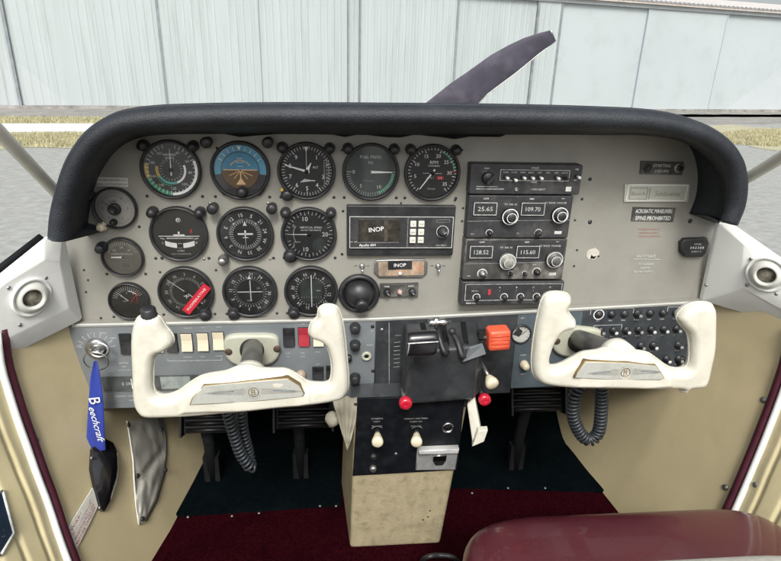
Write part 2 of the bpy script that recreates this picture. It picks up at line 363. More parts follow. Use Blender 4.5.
def d_alt(mb):
    ticks(mb, .031, .0355, 0, 360, 50, .0005); ticks(mb, .029, .0355, 0, 360, 10, .0010)
    nums(mb, .0245, [(str(i), i*36) for i in (1, 3, 4, 5, 6, 7, 8, 9)], .0085)
    mb.text('ALT', .0125, .006, .0045, -.0046, MARK)
    for i in range(5): mb.line(-.009+.0035*i, -.016+.0006*i, -.002+.0035*i, -.009-.0006*i-.002, .0012, -.0046, MARK)
    for i in range(6): mb.text('%d' % (29+i), .0285, .012-.0052*i, .004, -.0047, MARKD, rot=90)
    mb.frame(.025, .0315, -.018, .016, .0005, -.0047, MARKD)
    mb.add([(-.003, -.0052, .0345), (.003, -.0052, .0345), (0, -.0052, .0275)], [(0, 2, 1)], MARK)
gauge('altimeter', 'altimeter with a yellow-dotted knob and three white hands, its left hand long', 'gauge', GX[2], GZ[0], d_alt, group=gg,
      knob=[(-.0285, -.0335, .0075, BLK, .006), (-.0355, -.0265, .0022, YEL, .002)], needles=(needle(286, .032, .0036, .004, w1=.0012), needle(0, .028, .0007, .002), needle(28, .014, .0055, .0, w1=.001, y=-.0058)))
def d_fp(mb):
    mb.text('FUEL PRESS.', 0, .0215, .0062, -.0046, MARKD); mb.text('PSI.', 0, .0135, .0055, -.0046, MARKD)
    nums(mb, .025, [('0', 270), ('5', 215), ('10', 150)], .0075, MARKD); ticks(mb, .030, .0355, 90, 270, 30, .0005, mt=MARKD); mb.arc(.0305, .034, 95, 160, -.0043, GRN)
    mb.text('Airborne', -.003, -.0125, .004, -.0046, MARKF); mb.line(-.034, 0, -.028, 0, .0008, -.0046, MARKD)
gauge('fuel_pressure_gauge', 'greenish dial lettered FUEL PRESS. with one thick white needle', 'gauge', GX[3], GZ[0], d_fp, dial=DIALG, group=gg, needles=(needle(90, .031, .0036, .0005, w1=.0014, hub=.001),))
def d_rpm(mb):
    ticks(mb, .0325, .0358, -140, 140, 35, .0008); ticks(mb, .030, .0358, -140, 140, 7, .0012)
    nums(mb, .0255, [('5', -102), ('10', -62), ('15', -22), ('20', 18), ('25', 52), ('30', 90), ('35', 130)], .0075)
    mb.text('RPM', .002, .0150, .0068, -.0046, MARK); mb.text('HUNDREDS', .002, .0100, .0032, -.0046, MARK)
    mb.arc(.0315, .034, 20, 84, -.0043, GRN); mb.arc(.029, .034, 84, 88, -.0044, RED); mb.line(-.014, -.001, -.004, -.001, .0008, -.0046, MARKD); mb.line(.004, -.001, .014, -.001, .0008, -.0046, MARKD)
    mb.text('1 7 5 1', -.003, -.0075, .0042, -.0046, MARKD); mb.rect(.007, .017, -.010, -.005, -.0048, -.004, RED); mb.text('3 4', .012, -.0076, .004, -.005, MARK); mb.text('Hours', 0, -.0235, .0045, -.0046, MARKD)
gauge('tachometer', 'RPM tachometer at the end of the top gauge row, needle pointing low', 'gauge', GX[4], GZ[0], d_rpm, group=gg, needles=(needle(216, .030, .0026, .006, w1=.0012),))
def d_tc(mb):
    mb.line(-.029, -.003, .029, -.003, .0012, -.0050, MARK); mb.line(-.008, -.0015, .008, -.0015, .0026, -.0052, MARK); mb.line(0, .004, 0, -.004, .003, -.0052, MARK, .001)
    mb.line(-.027, -.006, -.021, -.0075, .001, -.005, MARK); mb.line(.021, -.0075, .027, -.006, .001, -.005, MARK); mb.line(-.018, -.0062, .020, -.0062, .0016, -.0047, MARKD)
    vs = []; n = 12
    for i in range(n+1):
        x = -.021+.042*i/n; z = -.0100-.004*(1-(x/.021)**2); vs += [(x, -.0045, z), (x, -.0045, z-.0075)]
    mb.add(vs, [(2*i, 2*i+1, 2*i+3, 2*i+2) for i in range(n)], MARK)
    mb.rect(-.0045, -.0025, -.0215, -.0135, -.0049, -.004, DIAL); mb.rect(.0025, .0045, -.0215, -.0135, -.0049, -.004, DIAL); mb.lathe([(.0033, .004), (.0033, .0052), (0, .0054)], (0, 0, -.0175), DIAL, seg=16)
    mb.text('2 MIN', 0, -.0255, .0040, -.0046, MARK); mb.text('TURN COORDINATOR', 0, -.0305, .0028, -.0046, MARKD); mb.text('L', -.024, -.013, .005, -.0046, MARK); mb.text('R', .024, -.013, .005, -.0046, MARK)
    mb.lathe([(.0035, .004), (.0035, .0048), (0, .005)], (.001, 0, .021), MARK, seg=16); mb.arc(.0012, .0022, 0, 360, -.0052, DIAL, (.0015, .0215), 10); mb.rect(.016, .019, .002, .007, -.0046, -.004, RED)
gauge('turn_coordinator', 'turn gauge with a white aircraft silhouette above a curved slip tube', 'gauge', GX[0]+D1, GZ[1], d_tc, group=gg)
def compass(mb, r=.0285, h=.0072, rot=0, mt=None, minor=True):
    if minor: ticks(mb, .0205, .0240, 0, 360, 72, .00045, mt=MARKD)
    nums(mb, r, [(t, i*30+rot) for i, t in enumerate(['N', '3', '6', 'E', '12', '15', 'S', '21', '24', 'W', '30', '33'])], h, mt, up=True)
def d_dg(mb):
    mb.arc(.0345, .036, 0, 360, -.0043, DIALG); compass(mb, .0292, .0076, 200); ticks(mb, .0175, .0225, 0, 360, 36, .0007)
    mb.add([(-.0028, -.005, .013), (.0028, -.005, .013), (0, -.005, .0205)], [(0, 1, 2)], MARK)
    mb.line(-.011, .0005, .011, .0005, .0026, -.0052, MARK); mb.line(0, .006, 0, -.006, .0026, -.0052, MARK, .0012); mb.line(-.004, -.005, .004, -.005, .0012, -.0052, MARK); mb.line(0, -.006, 0, -.019, .0007, -.005, MARKD)
    mb.lathe([(.0013, .004), (.0013, .005), (0, .0052)], (-.016, 0, .016), MARK, seg=8); mb.lathe([(.0013, .004), (.0013, .005), (0, .0052)], (.016, 0, .016), MARK, seg=8)
gauge('heading_indicator', 'compass-card gauge with a small white aircraft at its centre', 'gauge', GX[1]+D1, GZ[1], d_dg, posts=False, group=gg, knob=[(-.0345, -.039, .0062, STEEL, .010)])
def d_vsi(mb):
    ticks(mb, .031, .0355, -90, 250, 34, .0007); ticks(mb, .0295, .0355, -90, 250, 17, .0010)
    nums(mb, .0240, [('10', -12), ('20', 90), ('10', 192)], .0095); mb.text('VERTICAL SPEED', .003, .0105, .0044, -.0046, MARK, width=.033); mb.text('100 FEET PER MINUTE', .003, .0062, .003, -.0046, MARK, width=.030)
    mb.arc(.0225, .0232, -125, -55, -.0046, MARKD); mb.line(-.0225, -.012, -.013, -.012, .0008, -.0046, MARKD); mb.text('5', -.0225, .013, .006, -.0046, MARKD); mb.text('5', -.0225, -.016, .006, -.0046, MARKD)
    mb.arc(0, .0105, 0, 360, -.0044, DIALG, (.015, -.017), 20)
gauge('vertical_speed_indicator', 'dial numbered 10 20 10 with a pale needle pointing level', 'gauge', GX[2]+D1, GZ[1], d_vsi, group=gg, knob=[(-.0285, -.0335, .0085, BLK, .003)], needles=(needle(270, .030, .0016, .001),))
def d_adf(mb):
    compass(mb, .0290, .0068, 330, MARKD); ticks(mb, .0225, .0255, 0, 360, 36, .0005, mt=MARKD); mb.line(-.004, -.006, .004, -.006, .0014, -.0052, MARK); mb.line(0, -.010, 0, -.002, .0014, -.0052, MARK)
ad = gauge('direction_finder_gauge', 'compass gauge with a thin diagonal needle, crossed by a red tape tag', 'gauge', GX[0]+D2, GZ[2], d_adf, posts=False, group=gg, knob=[(.0255, -.0355, .0075, BLK, .007)], needles=(needle(309, .033, .0016, .030, w1=.0006),))
def d_vor1(mb):
    compass(mb, .0292, .0068, 155, minor=False); ticks(mb, .0225, .0255, 0, 360, 36, .0006)
    mb.arc(.0205, .0210, 0, 360, -.0045, MARKF); ticks(mb, .0, .002, 0, 0, 1)
    for i in range(-4, 5): mb.line(i*.0037, -.0006, i*.0037, .0006, .0007, -.0046, MARKD); mb.line(-.0006, i*.0037, .0006, i*.0037, .0007, -.0046, MARKD)
    mb.text('GS', .013, .006, .0045, -.0046, MARKD); mb.text('NAV', -.001, -.0145, .004, -.0046, MARKD); mb.add([(-.003, -.005, .021), (.003, -.005, .021), (0, -.005, .027)], [(0, 1, 2)], MARK)
def lineneedle(x0, z0, x1, z1, w=.0013): return lambda mb: mb.line(x0, z0, x1, z1, w, -.0056, MARK)
gauge('course_deviation_indicator', 'course gauge with crossed vertical and horizontal needles, bottom gauge row', 'gauge', GX[1]+D2, GZ[2], d_vor1, posts=False, group=gg, knob=[(-.0265, -.0345, .0078, BLK, .007)], needles=(lineneedle(.001, -.015, .001, .019), lineneedle(-.019, 0, .019, .0003)))
def d_vor2(mb):
    mb.rect(-.0165, .0165, -.0175, .0175, -.0043, -.003, DIALG); compass(mb, .0285, .0072, 342, minor=False); ticks(mb, .0215, .0245, 0, 360, 36, .0006)
    for i in range(-4, 5): mb.line(i*.0037, -.0106, i*.0037, -.0094, .0007, -.0046, MARKD)
    mb.line(.008, .001, .014, .001, .001, -.0047, MARKD)
gauge('course_deviation_indicator', 'course gauge with a single upright needle, beside the black round air outlet', 'gauge', GX[2]+D2, GZ[2], d_vor2, posts=False, group=gg, knob=[(-.0275, -.0345, .0078, BLK, .007)], needles=(lineneedle(.0005, -.026, .0005, .027, .0015),))
def d_suc(mb):
    ticks(mb, .0215, .0250, 0, 360, 48, .0004, mt=DIAL); ticks(mb, .0165, .020, -60, 60, 12, .0005, mt=DARKM)
    nums(mb, .0175, [('1', 35), ('3', 90), ('5', 150), ('7', 215), ('9', 270)], .005, DARKM); mb.text('TEMP', 0, .010, .003, -.0046, DARKM)
    mb.lathe([(.0085, .0038), (.0085, .0095), (.006, .012), (.0045, .0095), (0, .0095)], (0, 0, -.001), BLK, seg=24)
gauge('clock', 'small silver-faced clock with a dark hub and a white setting knob', 'clock', -.0835, -.0555, d_suc, dial=DIALS, R=.0305, posts=False, group='small gauges beside the flight instruments',
      knob=[(-.0205, -.0265, .0058, IVOR2, .006), (-.004, -.020, .004, BLK, .004), (-.031, .019, .006, BLK, .006)], needles=(needle(300, .019, .0016, .004, DARKM, hub=.002), needle(330, .013, .001, .004, DARKM, hub=.002)))
def d_amp(mb):
    ticks(mb, .0185, .0245, -70, 70, 18, .0006, mt=MARKD); mb.text('MANIFOLD', 0, .005, .0042, -.0046, MARKD, width=.030); nums(mb, .015, [('10', -45), ('20', 0), ('30', 45)], .0052, MARKD)
    mb.text('PRESS', .002, -.0045, .003, -.0046, MARKF); mb.frame(-.004, .010, -.018, -.008, .0004, -.0046, MARKF)
gauge('small_gauge', 'grey-brown dial with one light left-over post lamp at its upper rim', 'gauge', -.0830, -.1290, d_amp, dial=DIALT, R=.0300, posts=False, group='small gauges beside the flight instruments',
      knob=[(-.0265, .0155, .0068, BLK, .008)], needles=(needle(270, .016, .0026, .0, w1=.002, hub=.001),))
def d_dual(mb):
    ticks(mb, .017, .024, -75, 60, 16, .0006, mt=MARKD); mb.rect(-.0245, .0245, -.021, -.0055, -.0052, -.004, BLK, .006); nums(mb, .0135, [('0', -50), ('2', -10), ('4', 30)], .0048, MARKD)
    mb.arc(.015, .0165, 0, 55, -.0044, MARK); mb.line(.002, -.002, .012, .011, .0012, -.005, RED); mb.line(.012, -.004, .012, .016, .0009, -.005, RED); mb.text('GAL', -.006, 0, .0032, -.0046, MARKD)
gauge('small_gauge', 'black dial with its lower half masked, just above the yoke push button', 'gauge', -.0830, -.1990, d_dual, R=.0300, posts=False, group='small gauges beside the flight instruments', needles=(needle(-48, .020, .0010, .0, hub=.001),))
# red tape tag over the direction finder
t = MB(); t.M = Matrix.Translation((.0180, 0, -.1945)) @ Matrix.Rotation(math.radians(-50), 4, 'Y')
t.rect(-.028, .028, -.0065, .0065, -.0112, -.0100, REDT, .0006); t.text('INOPERATIVE', 0, 0, .0052, -.0114, MARKD, width=.046)
solo('tape_tag', t, 'red tape strip with white letters stuck slantwise across a round gauge', 'tape tag', (.018, -.011, -.1945))
# ------------------------------------------------------------------ instrument panel
ip = thing('instrument_panel', 'beige-grey painted metal panel under the dark padded hood', 'instrument panel', (.34, 0, -.1))
def lipz(x): return -.2330+.008*(x+.15)+.020*(max(0, x-.28)/.57)**1.2
outl = [(-.168, -.2425), (.86, -.2425), (.862, -.06), (.857, -.02), (.842, .02), (.812, .055), (.76, .078), (.70, .086), (.0, .074), (-.05, .066), (-.10, .045), (-.14, .008), (-.160, -.04), (-.170, -.10)]
b = MB(); b.prism(outl, 0, .004, PANEL); part('panel_plate', b, ip, ip.location)
for px, py, r, mt in ((99, 221, .002, BLK), (101, 318, .002, BLK), (108, 225, .0015, DARKM), (156, 208, .0018, BLK), (190, 206, .0018, BLK), (209, 146, .003, STEEL), (217, 148, .002, DARKM), (210, 203, .0024, STEEL), (268, 203, .0024, STEEL), (590, 179, .0028, BLK), (582, 199, .0022, DARKM), (590, 222, .0034, BLK), (575, 220, .0018, DARKM), (577, 250, .0018, DARKM), (574, 266, .0018, DARKM),
                      (463, 208, .0018, DARKM), (462, 221, .0018, DARKM), (463, 240, .0016, DARKM), (343, 211, .002, DARKM), (342, 254, .0022, DARKM), (461, 289, .002, DARKM), (690, 221, .0036, BLK), (216, 270, .002, BLK), (160, 272, .002, BLK), (88, 280, .0016, DARKM), (162, 258, .0026, BLK), (204, 259, .0022, STEEL), (270, 259, .0018, STEEL), (335, 258, .0018, DARKM), (462, 150, .0018, DARKM), (455, 200, .002, DARKM), (401, 203, .0016, DARKM), (342, 150, .0016, DARKM),
                      (84, 270, .0018, DARKM), (86, 292, .0018, DARKM), (707, 290, .002, DARKM)):
    x, z = P2(px, py, 0); part('panel_screw', screw_mb(mt, r, (x, 0, z)), ip, ip.location)
b = MB()
n = 40; vs = []
for i in range(n+1):
    x = -.168+1.02*i/n; z = lipz(x); vs += [(x, -.0135, z-.0045), (x, -.0150, z-.001), (x, -.0125, z+.0008), (x, -.001, z+.0010)]
b.add(vs, [(4*i+k, 4*i+k+1, 4*i+k+5, 4*i+k+4) for i in range(n) for k in range(2)], mat('lip_trim', (.46, .47, .44), .4, .1, .08, 30), False)
b.add(vs, [(4*i+2, 4*i+3, 4*i+7, 4*i+6) for i in range(n)], PANEL)
part('ledge_trim', b, ip, ip.location)
b = MB()  # dark shroud added below and behind the sub-panels to block light
vs = [(-.17, -.006, -.383), (.86, -.006, -.357), (.86, .46, -.40), (-.12, .46, -.40), (-.17, -.006, -.37), (.86, -.006, -.344), (.86, .46, -.38), (-.12, .46, -.38)]
b.add(vs, [(0, 1, 2, 3), (4, 7, 6, 5), (0, 4, 5, 1)], BLKM); part('light_block_shroud', b, ip, ip.location)
# wavy black strip painted in for the dark gap under the hood
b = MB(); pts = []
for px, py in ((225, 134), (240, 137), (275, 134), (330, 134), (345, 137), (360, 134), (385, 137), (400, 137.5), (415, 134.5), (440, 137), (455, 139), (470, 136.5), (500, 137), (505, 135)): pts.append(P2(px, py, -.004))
b.prism([(pts[0][0], .062)]+pts+[(pts[-1][0], .066)], -.004, -.0015, BLKM); part('dark_gap_strip', b, ip, ip.location)
ENGR = mat('engraved_line', (.24, .24, .20), .5, .1, .2, 90)
def placard(name, pxs, back, lines, label=None, Y=0, depth=.0012, cat='placard', group='placards on the panel', extra=None):
    pts = [P2(a, c, -depth) for a, c in pxs]; cx = sum(p[0] for p in pts)/len(pts); cz = sum(p[1] for p in pts)/len(pts)
    mb = MB()
    if back: mb.prism(pts, -depth, 0, back)
    for s_, px, py, h, wd, mt in lines:
        x, z = P2(px, py, -depth); mb.text(s_, x, z, h, -depth-.0004, mt, width=wd)
    if extra: extra(mb)
    return solo(name, mb, label, cat, (cx, -depth, cz), group)
placard('placard', [(97, 186), (128, 187), (127.5, 178), (97, 177)], LABEL, [('NOTE MAX GEAR RETRACTION', 112, 180, .0042, .040, DARKM), ('SPEED 113 KTS EXTENSION', 112, 184.2, .0042, .040, DARKM)], 'small white printed sticker above the silver-faced clock')
def ex1(mb):
    x, z = P2(647, 168, -.002); mb.lathe([(.0062, 0), (.0062, .003), (.0045, .003), (0, .002)], (x, 0, z), DARKM, seg=20); x, z = P2(679, 168, -.002); mb.lathe([(.0075, 0), (.0075, .003), (.005, .003), (0, .001)], (x, 0, z), STEEL, seg=20); mb.lathe([(.0042, 0), (.0042, .0045), (0, .0045)], (x, 0, z), BLK, seg=16)
placard('nameplate', [(640, 174), (682, 175), (684, 162), (641, 161)], RADW, [('STARTING', 662, 165.5, .0066, .028, MARKD), ('HOURS', 662, 171, .006, .022, MARKD)], 'little worn black plate with two round studs, topmost on the bare panel area', depth=.002, extra=ex1)
def ex2(mb):
    A = P2(624, 202, -.003); B = P2(690, 184, -.003); mb.frame(A[0]+.003, B[0]-.003, A[1]+.003, B[1]-.002, .0012, -.0036, MARK)
    x0, z0 = P2(629, 199, -.003); x1, z1 = P2(648, 188, -.003); mb.frame(x0, x1, z0, z1, .0010, -.0037, ENGR); mb.line(x1+.004, z0, x1+.004, z1, .0010, -.0037, ENGR)
placard('nameplate', [(624, 202), (688, 202), (690, 184), (625, 184)], mat('nameplate_silver', (.47, .48, .42), .45, .1, .1, 60, dirt=(.34, .34, .28), dscale=60, damt=.5), [('Beech', 638.5, 193.5, .0085, .022, ENGR), ('Sundowner', 668, 193.5, .0115, .042, ENGR)], 'wide silvery metal nameplate with engraved script', depth=.003, extra=ex2)
placard('placard', [(631, 221), (673, 222), (676, 208), (633, 207)], RADW, [('ACROBATIC MANEUVERS', 654, 211, .0092, .060, MARK), ('SPINS PROHIBITED', 653, 218, .0092, .058, MARK)], 'dark placard with heavy pale capitals under the silvery nameplate')
placard('placard', [(634, 237), (664, 238), (664, 228), (634, 227)], None, [('THIS AIRCRAFT MUST BE', 649, 229, .0034, .036, mat('faded_red_ink', (.36, .13, .10), .6)), ('OPERATED IN NORMAL', 649, 232.5, .0034, .032, MATS['faded_red_ink']), ('CATEGORY LIMITATIONS', 649, 236, .0034, .038, MATS['faded_red_ink'])], 'faded red printed lines on the bare beige panel')
placard('placard', [(630, 274), (662, 275), (662, 254), (630, 253)], None, [('VALVE PLACE', 646, 256, .0062, .032, MARKD), ('TO INCREASE', 646, 264, .0045, .026, MARKD), ('ENGINE', 645, 267.7, .0045, .015, MARKD), ('INSTRUMENTS', 643.5, 271.6, .0045, .032, MARKD)], 'white printed lines low on the bare panel, left of the black hour counter',
        extra=lambda mb: mb.line(*P2(633, 259, -.001), *P2(660, 259.3, -.001), .0008, -.0014, MARKD))
# hour counter box
t = thing('hour_counter', 'black six-sided counter box beside the white corner cover', 'hour meter', (W(695, 248, 0).x, 0, W(695, 248, 0).z))
b = MB(); b.prism([P2(a, c, -.008) for a, c in ((681, 252), (681, 243), (685, 239), (707, 238), (709, 243), (706, 253), (702, 257), (685, 257))], -.009, 0, BLK, .002); part('case', b, t, t.location)
b = MB(); x, z = P2(697, 247, -.009); b.text('HOURS', x, z+.005, .0035, -.0096, MARKD); b.text('0 0 2 3 8 8', x, z-.001, .0052, -.0096, MARK); b.text('QUARTZ  10', x, z-.0075, .003, -.0096, MARKD); part('counter_lettering', b, fp(t), t.location)
# torn hole patch
t = MB(); c = W(593, 254, 0); random.seed(3)
pts = [(c.x+.009*math.cos(a)*(1+.35*random.random()), c.z+.0085*math.sin(a)*(1+.3*random.random())) for a in [2*pi*i/14 for i in range(14)]]
t.prism(pts, -.0009, 0, mat('filler_patch', (.50, .48, .42), .8, 0, .15, 90)); t.prism([(c.x-.004, c.z-.007), (c.x+.003, c.z-.0075), (c.x+.006, c.z-.003), (c.x+.001, c.z-.004), (c.x-.003, c.z-.001)], -.0014, -.0009, BLKM)
t.prism([(c.x+.007, c.z-.005), (c.x+.011, c.z-.004), (c.x+.009, c.z-.001)], -.0014, -.0002, BLKM)
solo('filler_patch', t, 'pale filler patch with torn dark hole beside the radio stack', 'patch', (c.x, 0, c.z))
# post lights on the panel
random.seed(5); proto = None
for px, py, lab in ((207, 142, 'between airspeed and horizon gauges'), (268, 142, 'between horizon gauge and altimeter'), (213, 208, 'between turn gauge and compass card'), (272, 208, 'between compass card and vertical speed dial')):
    p = W(px, py, -.01)
    if proto is None:
        b = MB(); b.lathe([(.0065, 0), (.0065, .004), (.0055, .006), (.0055, .012), (.0075, .013), (.0075, .019), (.005, .021), (0, .021)], (0, 0, 0), BLK, seg=20); proto = part('post_light', b); proto.location = (p.x, 0, p.z); tag(proto, 'black post lamp ' + lab, 'lamp', 'post lamps on the panel')
    else: dup(proto, (p.x, 0, p.z), 'black post lamp ' + lab)
# black round air outlet (eyeball)
c = W(359, 293, 0); t = thing('air_outlet', 'large black round swivelling air outlet under the wide radio', 'air vent', (c.x, 0, c.z))
b = MB(); b.lathe([(.0325, 0), (.0325, .004), (.031, .007), (.0275, .008), (.025, .005), (.024, .003), (0, .003)], c, BLK, seg=48); part('ring', b, t, c)
b = MB(); b.lathe([(.0235, .002)]+[(.0235*math.cos(a), .002+.021*math.sin(a)) for a in [pi/2*i/8 for i in range(1, 9)]], (c.x, 0, c.z), BLK, seg=40); part('ball', b, t, c)
b = MB(); b.lathe([(.0095, 0), (.0105, .008), (.0095, .012), (.006, .0138), (0, .014)], (c.x+.003, -.020, c.z-.009), BLK, (0.05, -1, -.15), seg=28); part('knob', b, t, c)
# ------------------------------------------------------------------ radios
def knob2(mb, x, z, y, r, mt, mt2=None, L=.012):
    mb.lathe([(r, 0), (r, L*.55), (r*.93, L*.62), (r*.62, L*.62), (r*.60, L*1.15), (r*.5, L*1.25), (0, L*1.25)], (x, y, z), mt, seg=28, knurl=.07)
    mb.arc(r*.93, r*1.03, 0, 360, y-L*.63, mt2 or MARKD, (x, z), 32); mb.arc(r*.55, r*.63, 0, 360, y-L*1.17, mt2 or MARKD, (x, z), 28)
def radio_body(name, label, x0, x1, z0, z1, yf, mt=RAD, cat='radio', group=None, bev=.0015, r=.002):
    t = thing(name, label, cat, ((x0+x1)/2, 0, z0), group); b = MB(); b.rect(x0, x1, z0, z1, yf, 0, mt, r, bev); part('faceplate', b, t, t.location); return t
# wide radio with keypad
x0, x1, z0, z1, yf = .2455, .4085, -.1265, -.0485, -.012
t = radio_body('navigation_receiver', 'wide black receiver with six white keys and an INOP screen label', x0, x1, z0, z1, -.009, BLK)
b = MB(); b.rect(x0+.004, x1-.003, z0+.0135, z1-.0155, -.0125, -.008, RAD, .002, .001); b.frame(x0+.0045, x1-.0035, z0+.014, z1-.016, .0008, -.0128, MARKD); part('inner_bezel', b, t, t.location)
b = MB(); b.rect(x0+.017, x0+.080, z0+.024, z1-.021, -.0128, -.012, GPSS); b.rect(x0+.056, x0+.061, z0+.025, z1-.022, -.0130, -.012, mat('screen_smear', (.07, .06, .045), .4, 0, .4, 200)); part('screen', b, t, t.location)
b = MB(); b.text('INOP', x0+.044, z0+.043, .0098, -.0133, MARK, rot=6); part('screen_label', b, t, t.location, 'handwritten white INOP label')
b = Letters(); b.text('Apollo 604', x0+.031, z0+.0185, .0056, -.0131, MARK, rot=1); b.line(x0+.016, z0+.0225, x0+.078, z0+.0225, .0006, -.0131, MARKF); b.text('ON  OFF', x0+.010, z0+.0235, .0028, -.0131, MARKD)
b.frame(x1-.029, x1-.009, z1-.024, z1-.020, .0005, -.0131, MARKF); b.text('PULL SELECT', x1-.0195, z0+.0180, .0028, -.0131, MARKD); b.line(x0+.091, z0+.015, x0+.091, z1-.0165, .0006, -.0131, MARKF); b.build(fp(t), t.location)
for i in range(3):
    for j in range(2):
        b = MB(); cx = x0+.099+j*.0123; cz = z1-.0265-i*.0125; b.rect(cx-.0045, cx+.0045, cz-.0047, cz+.0047, -.0155, -.012, LABEL, .001, .001)
        b.text(['D', 'WX', 'NAV', 'FLT', 'CLR', 'ENT'][i*2+j], cx, cz, .0030, -.0157, DARKM); part('key', b, t, t.location)
b = MB(); cx, cz = x1-.019, z1-.0385; b.arc(.0085, .0094, 0, 360, -.0131, MARKD, (cx, cz)); b.lathe([(.0075, 0), (.007, .008), (.005, .0085), (.0045, .014), (0, .0145)], (cx, -.012, cz), RAD, seg=28, knurl=.07); b.line(cx, cz, cx+.004, cz+.003, .0008, -.0268, MARKD); part('knob', b, t, t.location)
# audio panel
x0, x1, z0, z1 = .4235, .5900, -.0275, .0165
t = radio_body('audio_selector_panel', 'topmost box of the radio stack with a row of white toggle tips', x0, x1, z0, z1, -.022, cat='audio panel')
U = lambda u: x0+(x1-x0)*u
V = lambda v: z0+(z1-z0)*v
b = Letters(); b.frame(U(.265), U(.885), V(.47), V(.82), .0006, -.0223, MARKD); b.text('SPEAKER', U(.57), V(.89), .003, -.0223, MARKD); b.text('PHONE', U(.57), V(.42), .003, -.0223, MARKD)
for i, s_ in enumerate(('COM1', 'COM2', 'NAV1', 'NAV2', 'ADF', 'DME', 'MKR', 'AUTO')): b.text(s_, U(.31+i*.076), V(.74), .0032, -.0223, MARKD)
b.text('MIC', U(.95), V(.86), .003, -.0223, MARK); b.text('KEY', U(.95), V(.50), .003, -.0223, MARK); b.text('COM', U(.14), V(.86), .003, -.0223, MARK); b.text('1  TEL  2', U(.14), V(.74), .0032, -.0223, MARK)
b.line(U(.06), V(.26), U(.25), V(.26), .0006, -.0223, MARKD); b.line(U(.06), V(.18), U(.31), V(.18), .002, -.0223, MARKF); b.text('AUDIO SELECT', U(.62), V(.18), .0032, -.0223, MARKD); b.rect(U(.87), U(.92), V(.12), V(.28), -.0226, -.022, MARKD); b.build(fp(t), t.location)
for i in range(9):
    cx, cz = (U(.31+i*.076), V(.60-(.07 if i == 1 else 0))) if i < 8 else (U(.95), V(.64))
    if i == 5: continue
    b = MB(); b.lathe([(.0026, 0), (.0026, .003), (.0018, .004)], (cx, -.022, cz), RAD, seg=10); b.lathe([(.0016, 0), (.0023, .007), (.0021, .009), (0, .010)], (cx, -.025, cz), MARK if i != 7 else DARKM, (.1, -1, -.1), seg=10); part('toggle_switch', b, t, t.location)
b = MB(); b.lathe([(.0095, 0), (.0085, .006), (.0075, .007), (0, .0075)], (U(.155), -.022, V(.56)), BLK, seg=24, knurl=.05); b.box((U(.155)+.002, -.032, V(.54)), (.004, .008, .016), BLK, Matrix.Rotation(.7, 3, 'Y')); part('selector_knob', b, t, t.location)
b = MB(); b.lathe([(.0030, 0), (.0030, .002), (.0018, .002), (0, .001)], (U(.42), -.022, V(.17)), STEEL, seg=14); part('jack', b, t, t.location)
# the two nav/com radios
def navcom(label, x0, x1, z0, z1, f1, f2, worn):
    t = radio_body('communication_radio', label, x0, x1, z0, z1, -.020, RADW if worn else RAD, group='twin navigation and communication radios')
    U = lambda u: x0+(x1-x0)*u
    V = lambda v: z0+(z1-z0)*v
    y = -.0203; b = Letters(); b.line(U(.46), V(.42), U(.46), V(.98), .0006, y, MARKF); b.line(U(.0), V(.40), U(1), V(.44), .0006, y, MARKF); b.rect(U(.02), U(.98), V(.46), V(.96), -.0207, -.020, RAD, .001)
    y = -.0211; b.text('COM', U(.16), V(.93), .0034, y, MARK); b.text('NAV', U(.60), V(.93), .0034, y, MARK); b.text('TX  ON  50', U(.40), V(.80), .0038, y, MARKD); b.text('ID VOR VOICE', U(.83), V(.84), .0036, y, MARKD, width=.034); b.text('NAV', U(.90), V(.94), .0026, y, MARKD)
    b.rect(U(.86), U(.93), V(.10), V(.17), -.0206, -.020, MARKD); b.text('VOL', U(.06), V(.10), .003, y+.0004, MARKD); b.text('SQ', U(.50), V(.12), .003, y+.0004, MARKD)
    if worn: b.text('DME', U(.70), V(.38), .003, y+.0004, MARKD)
    b.build(fp(t), t.location)
    for (u0, u1, s_) in ((.05, .275, f1), (.505, .735, f2)):
        a0, a1 = U(u0), U(u1); b = MB(); c0, c1 = V(.56), V(.84); b.rect(a0-.001, a1-.0005, c0-.001, c1+.001, -.0232, -.0207, RAD, .001)
        b.frame(a0, a1-.0015, c0, c1, .0008, -.0234, MARKD); b.rect(a0+.002, a1-.0035, c0+.002, c1-.002, -.02345, -.023, DIAL); b.text(s_, (a0+a1)/2-.0008, (c0+c1)/2, .0092, -.0237, LCD, width=.0225); part('frequency_display', b, t, t.location)
    K = (W(510.5, 217, -.030), W(560.5, 215.5, -.030)) if not worn else (W(508, 262, -.030), W(555, 260, -.030))
    for i, p in enumerate(K):
        b = MB(); mt = mat('knob_worn_grey', (.24, .24, .22), .55, .1, .3, 200, .3, 500) if (worn and i == 0) else (mat('knob_dusty_grey', (.10, .10, .095), .5, .1, .35, 200, .3, 500) if worn else BLK); knob2(b, p.x, p.z, -.021, .0125 if worn else .0118, mt, MARK if not worn else MARKD, .014); part('tuning_knob', b, t, t.location, None if not worn else 'grey worn knob')
    for (u, v, r) in ((.22, .13, .0045), (.68 if not worn else .42, .12, .0025), (.70, .14, .0045)) if not worn else ((.19, .16, .0065), (.47, .17, .0032), (.61, .16, .0032), (.73, .20, .0055)):
        b = MB(); b.lathe([(r, 0), (r, .004), (r*.7, .0045), (r*.65, .009), (0, .0095)], (U(u), -.020, V(v)), BLK if not worn else STEEL if u < .3 else DARKM, seg=18, knurl=.06); b.arc(r*.98, r*1.22, 0, 360, -.0206, MARKD, (U(u), V(v)), 18); part('knob', b, t, t.location)
    return t
navcom('upper of two twin radios, clean black knobs, displays reading 25.65 and 109.70', .4245, .5830, -.0950, -.0295, '25.65', '109.70', False)
navcom('lower of two twin radios, its big knobs worn grey', .4240, .5835, -.1625, -.0965, '128.52', '115.60', True)
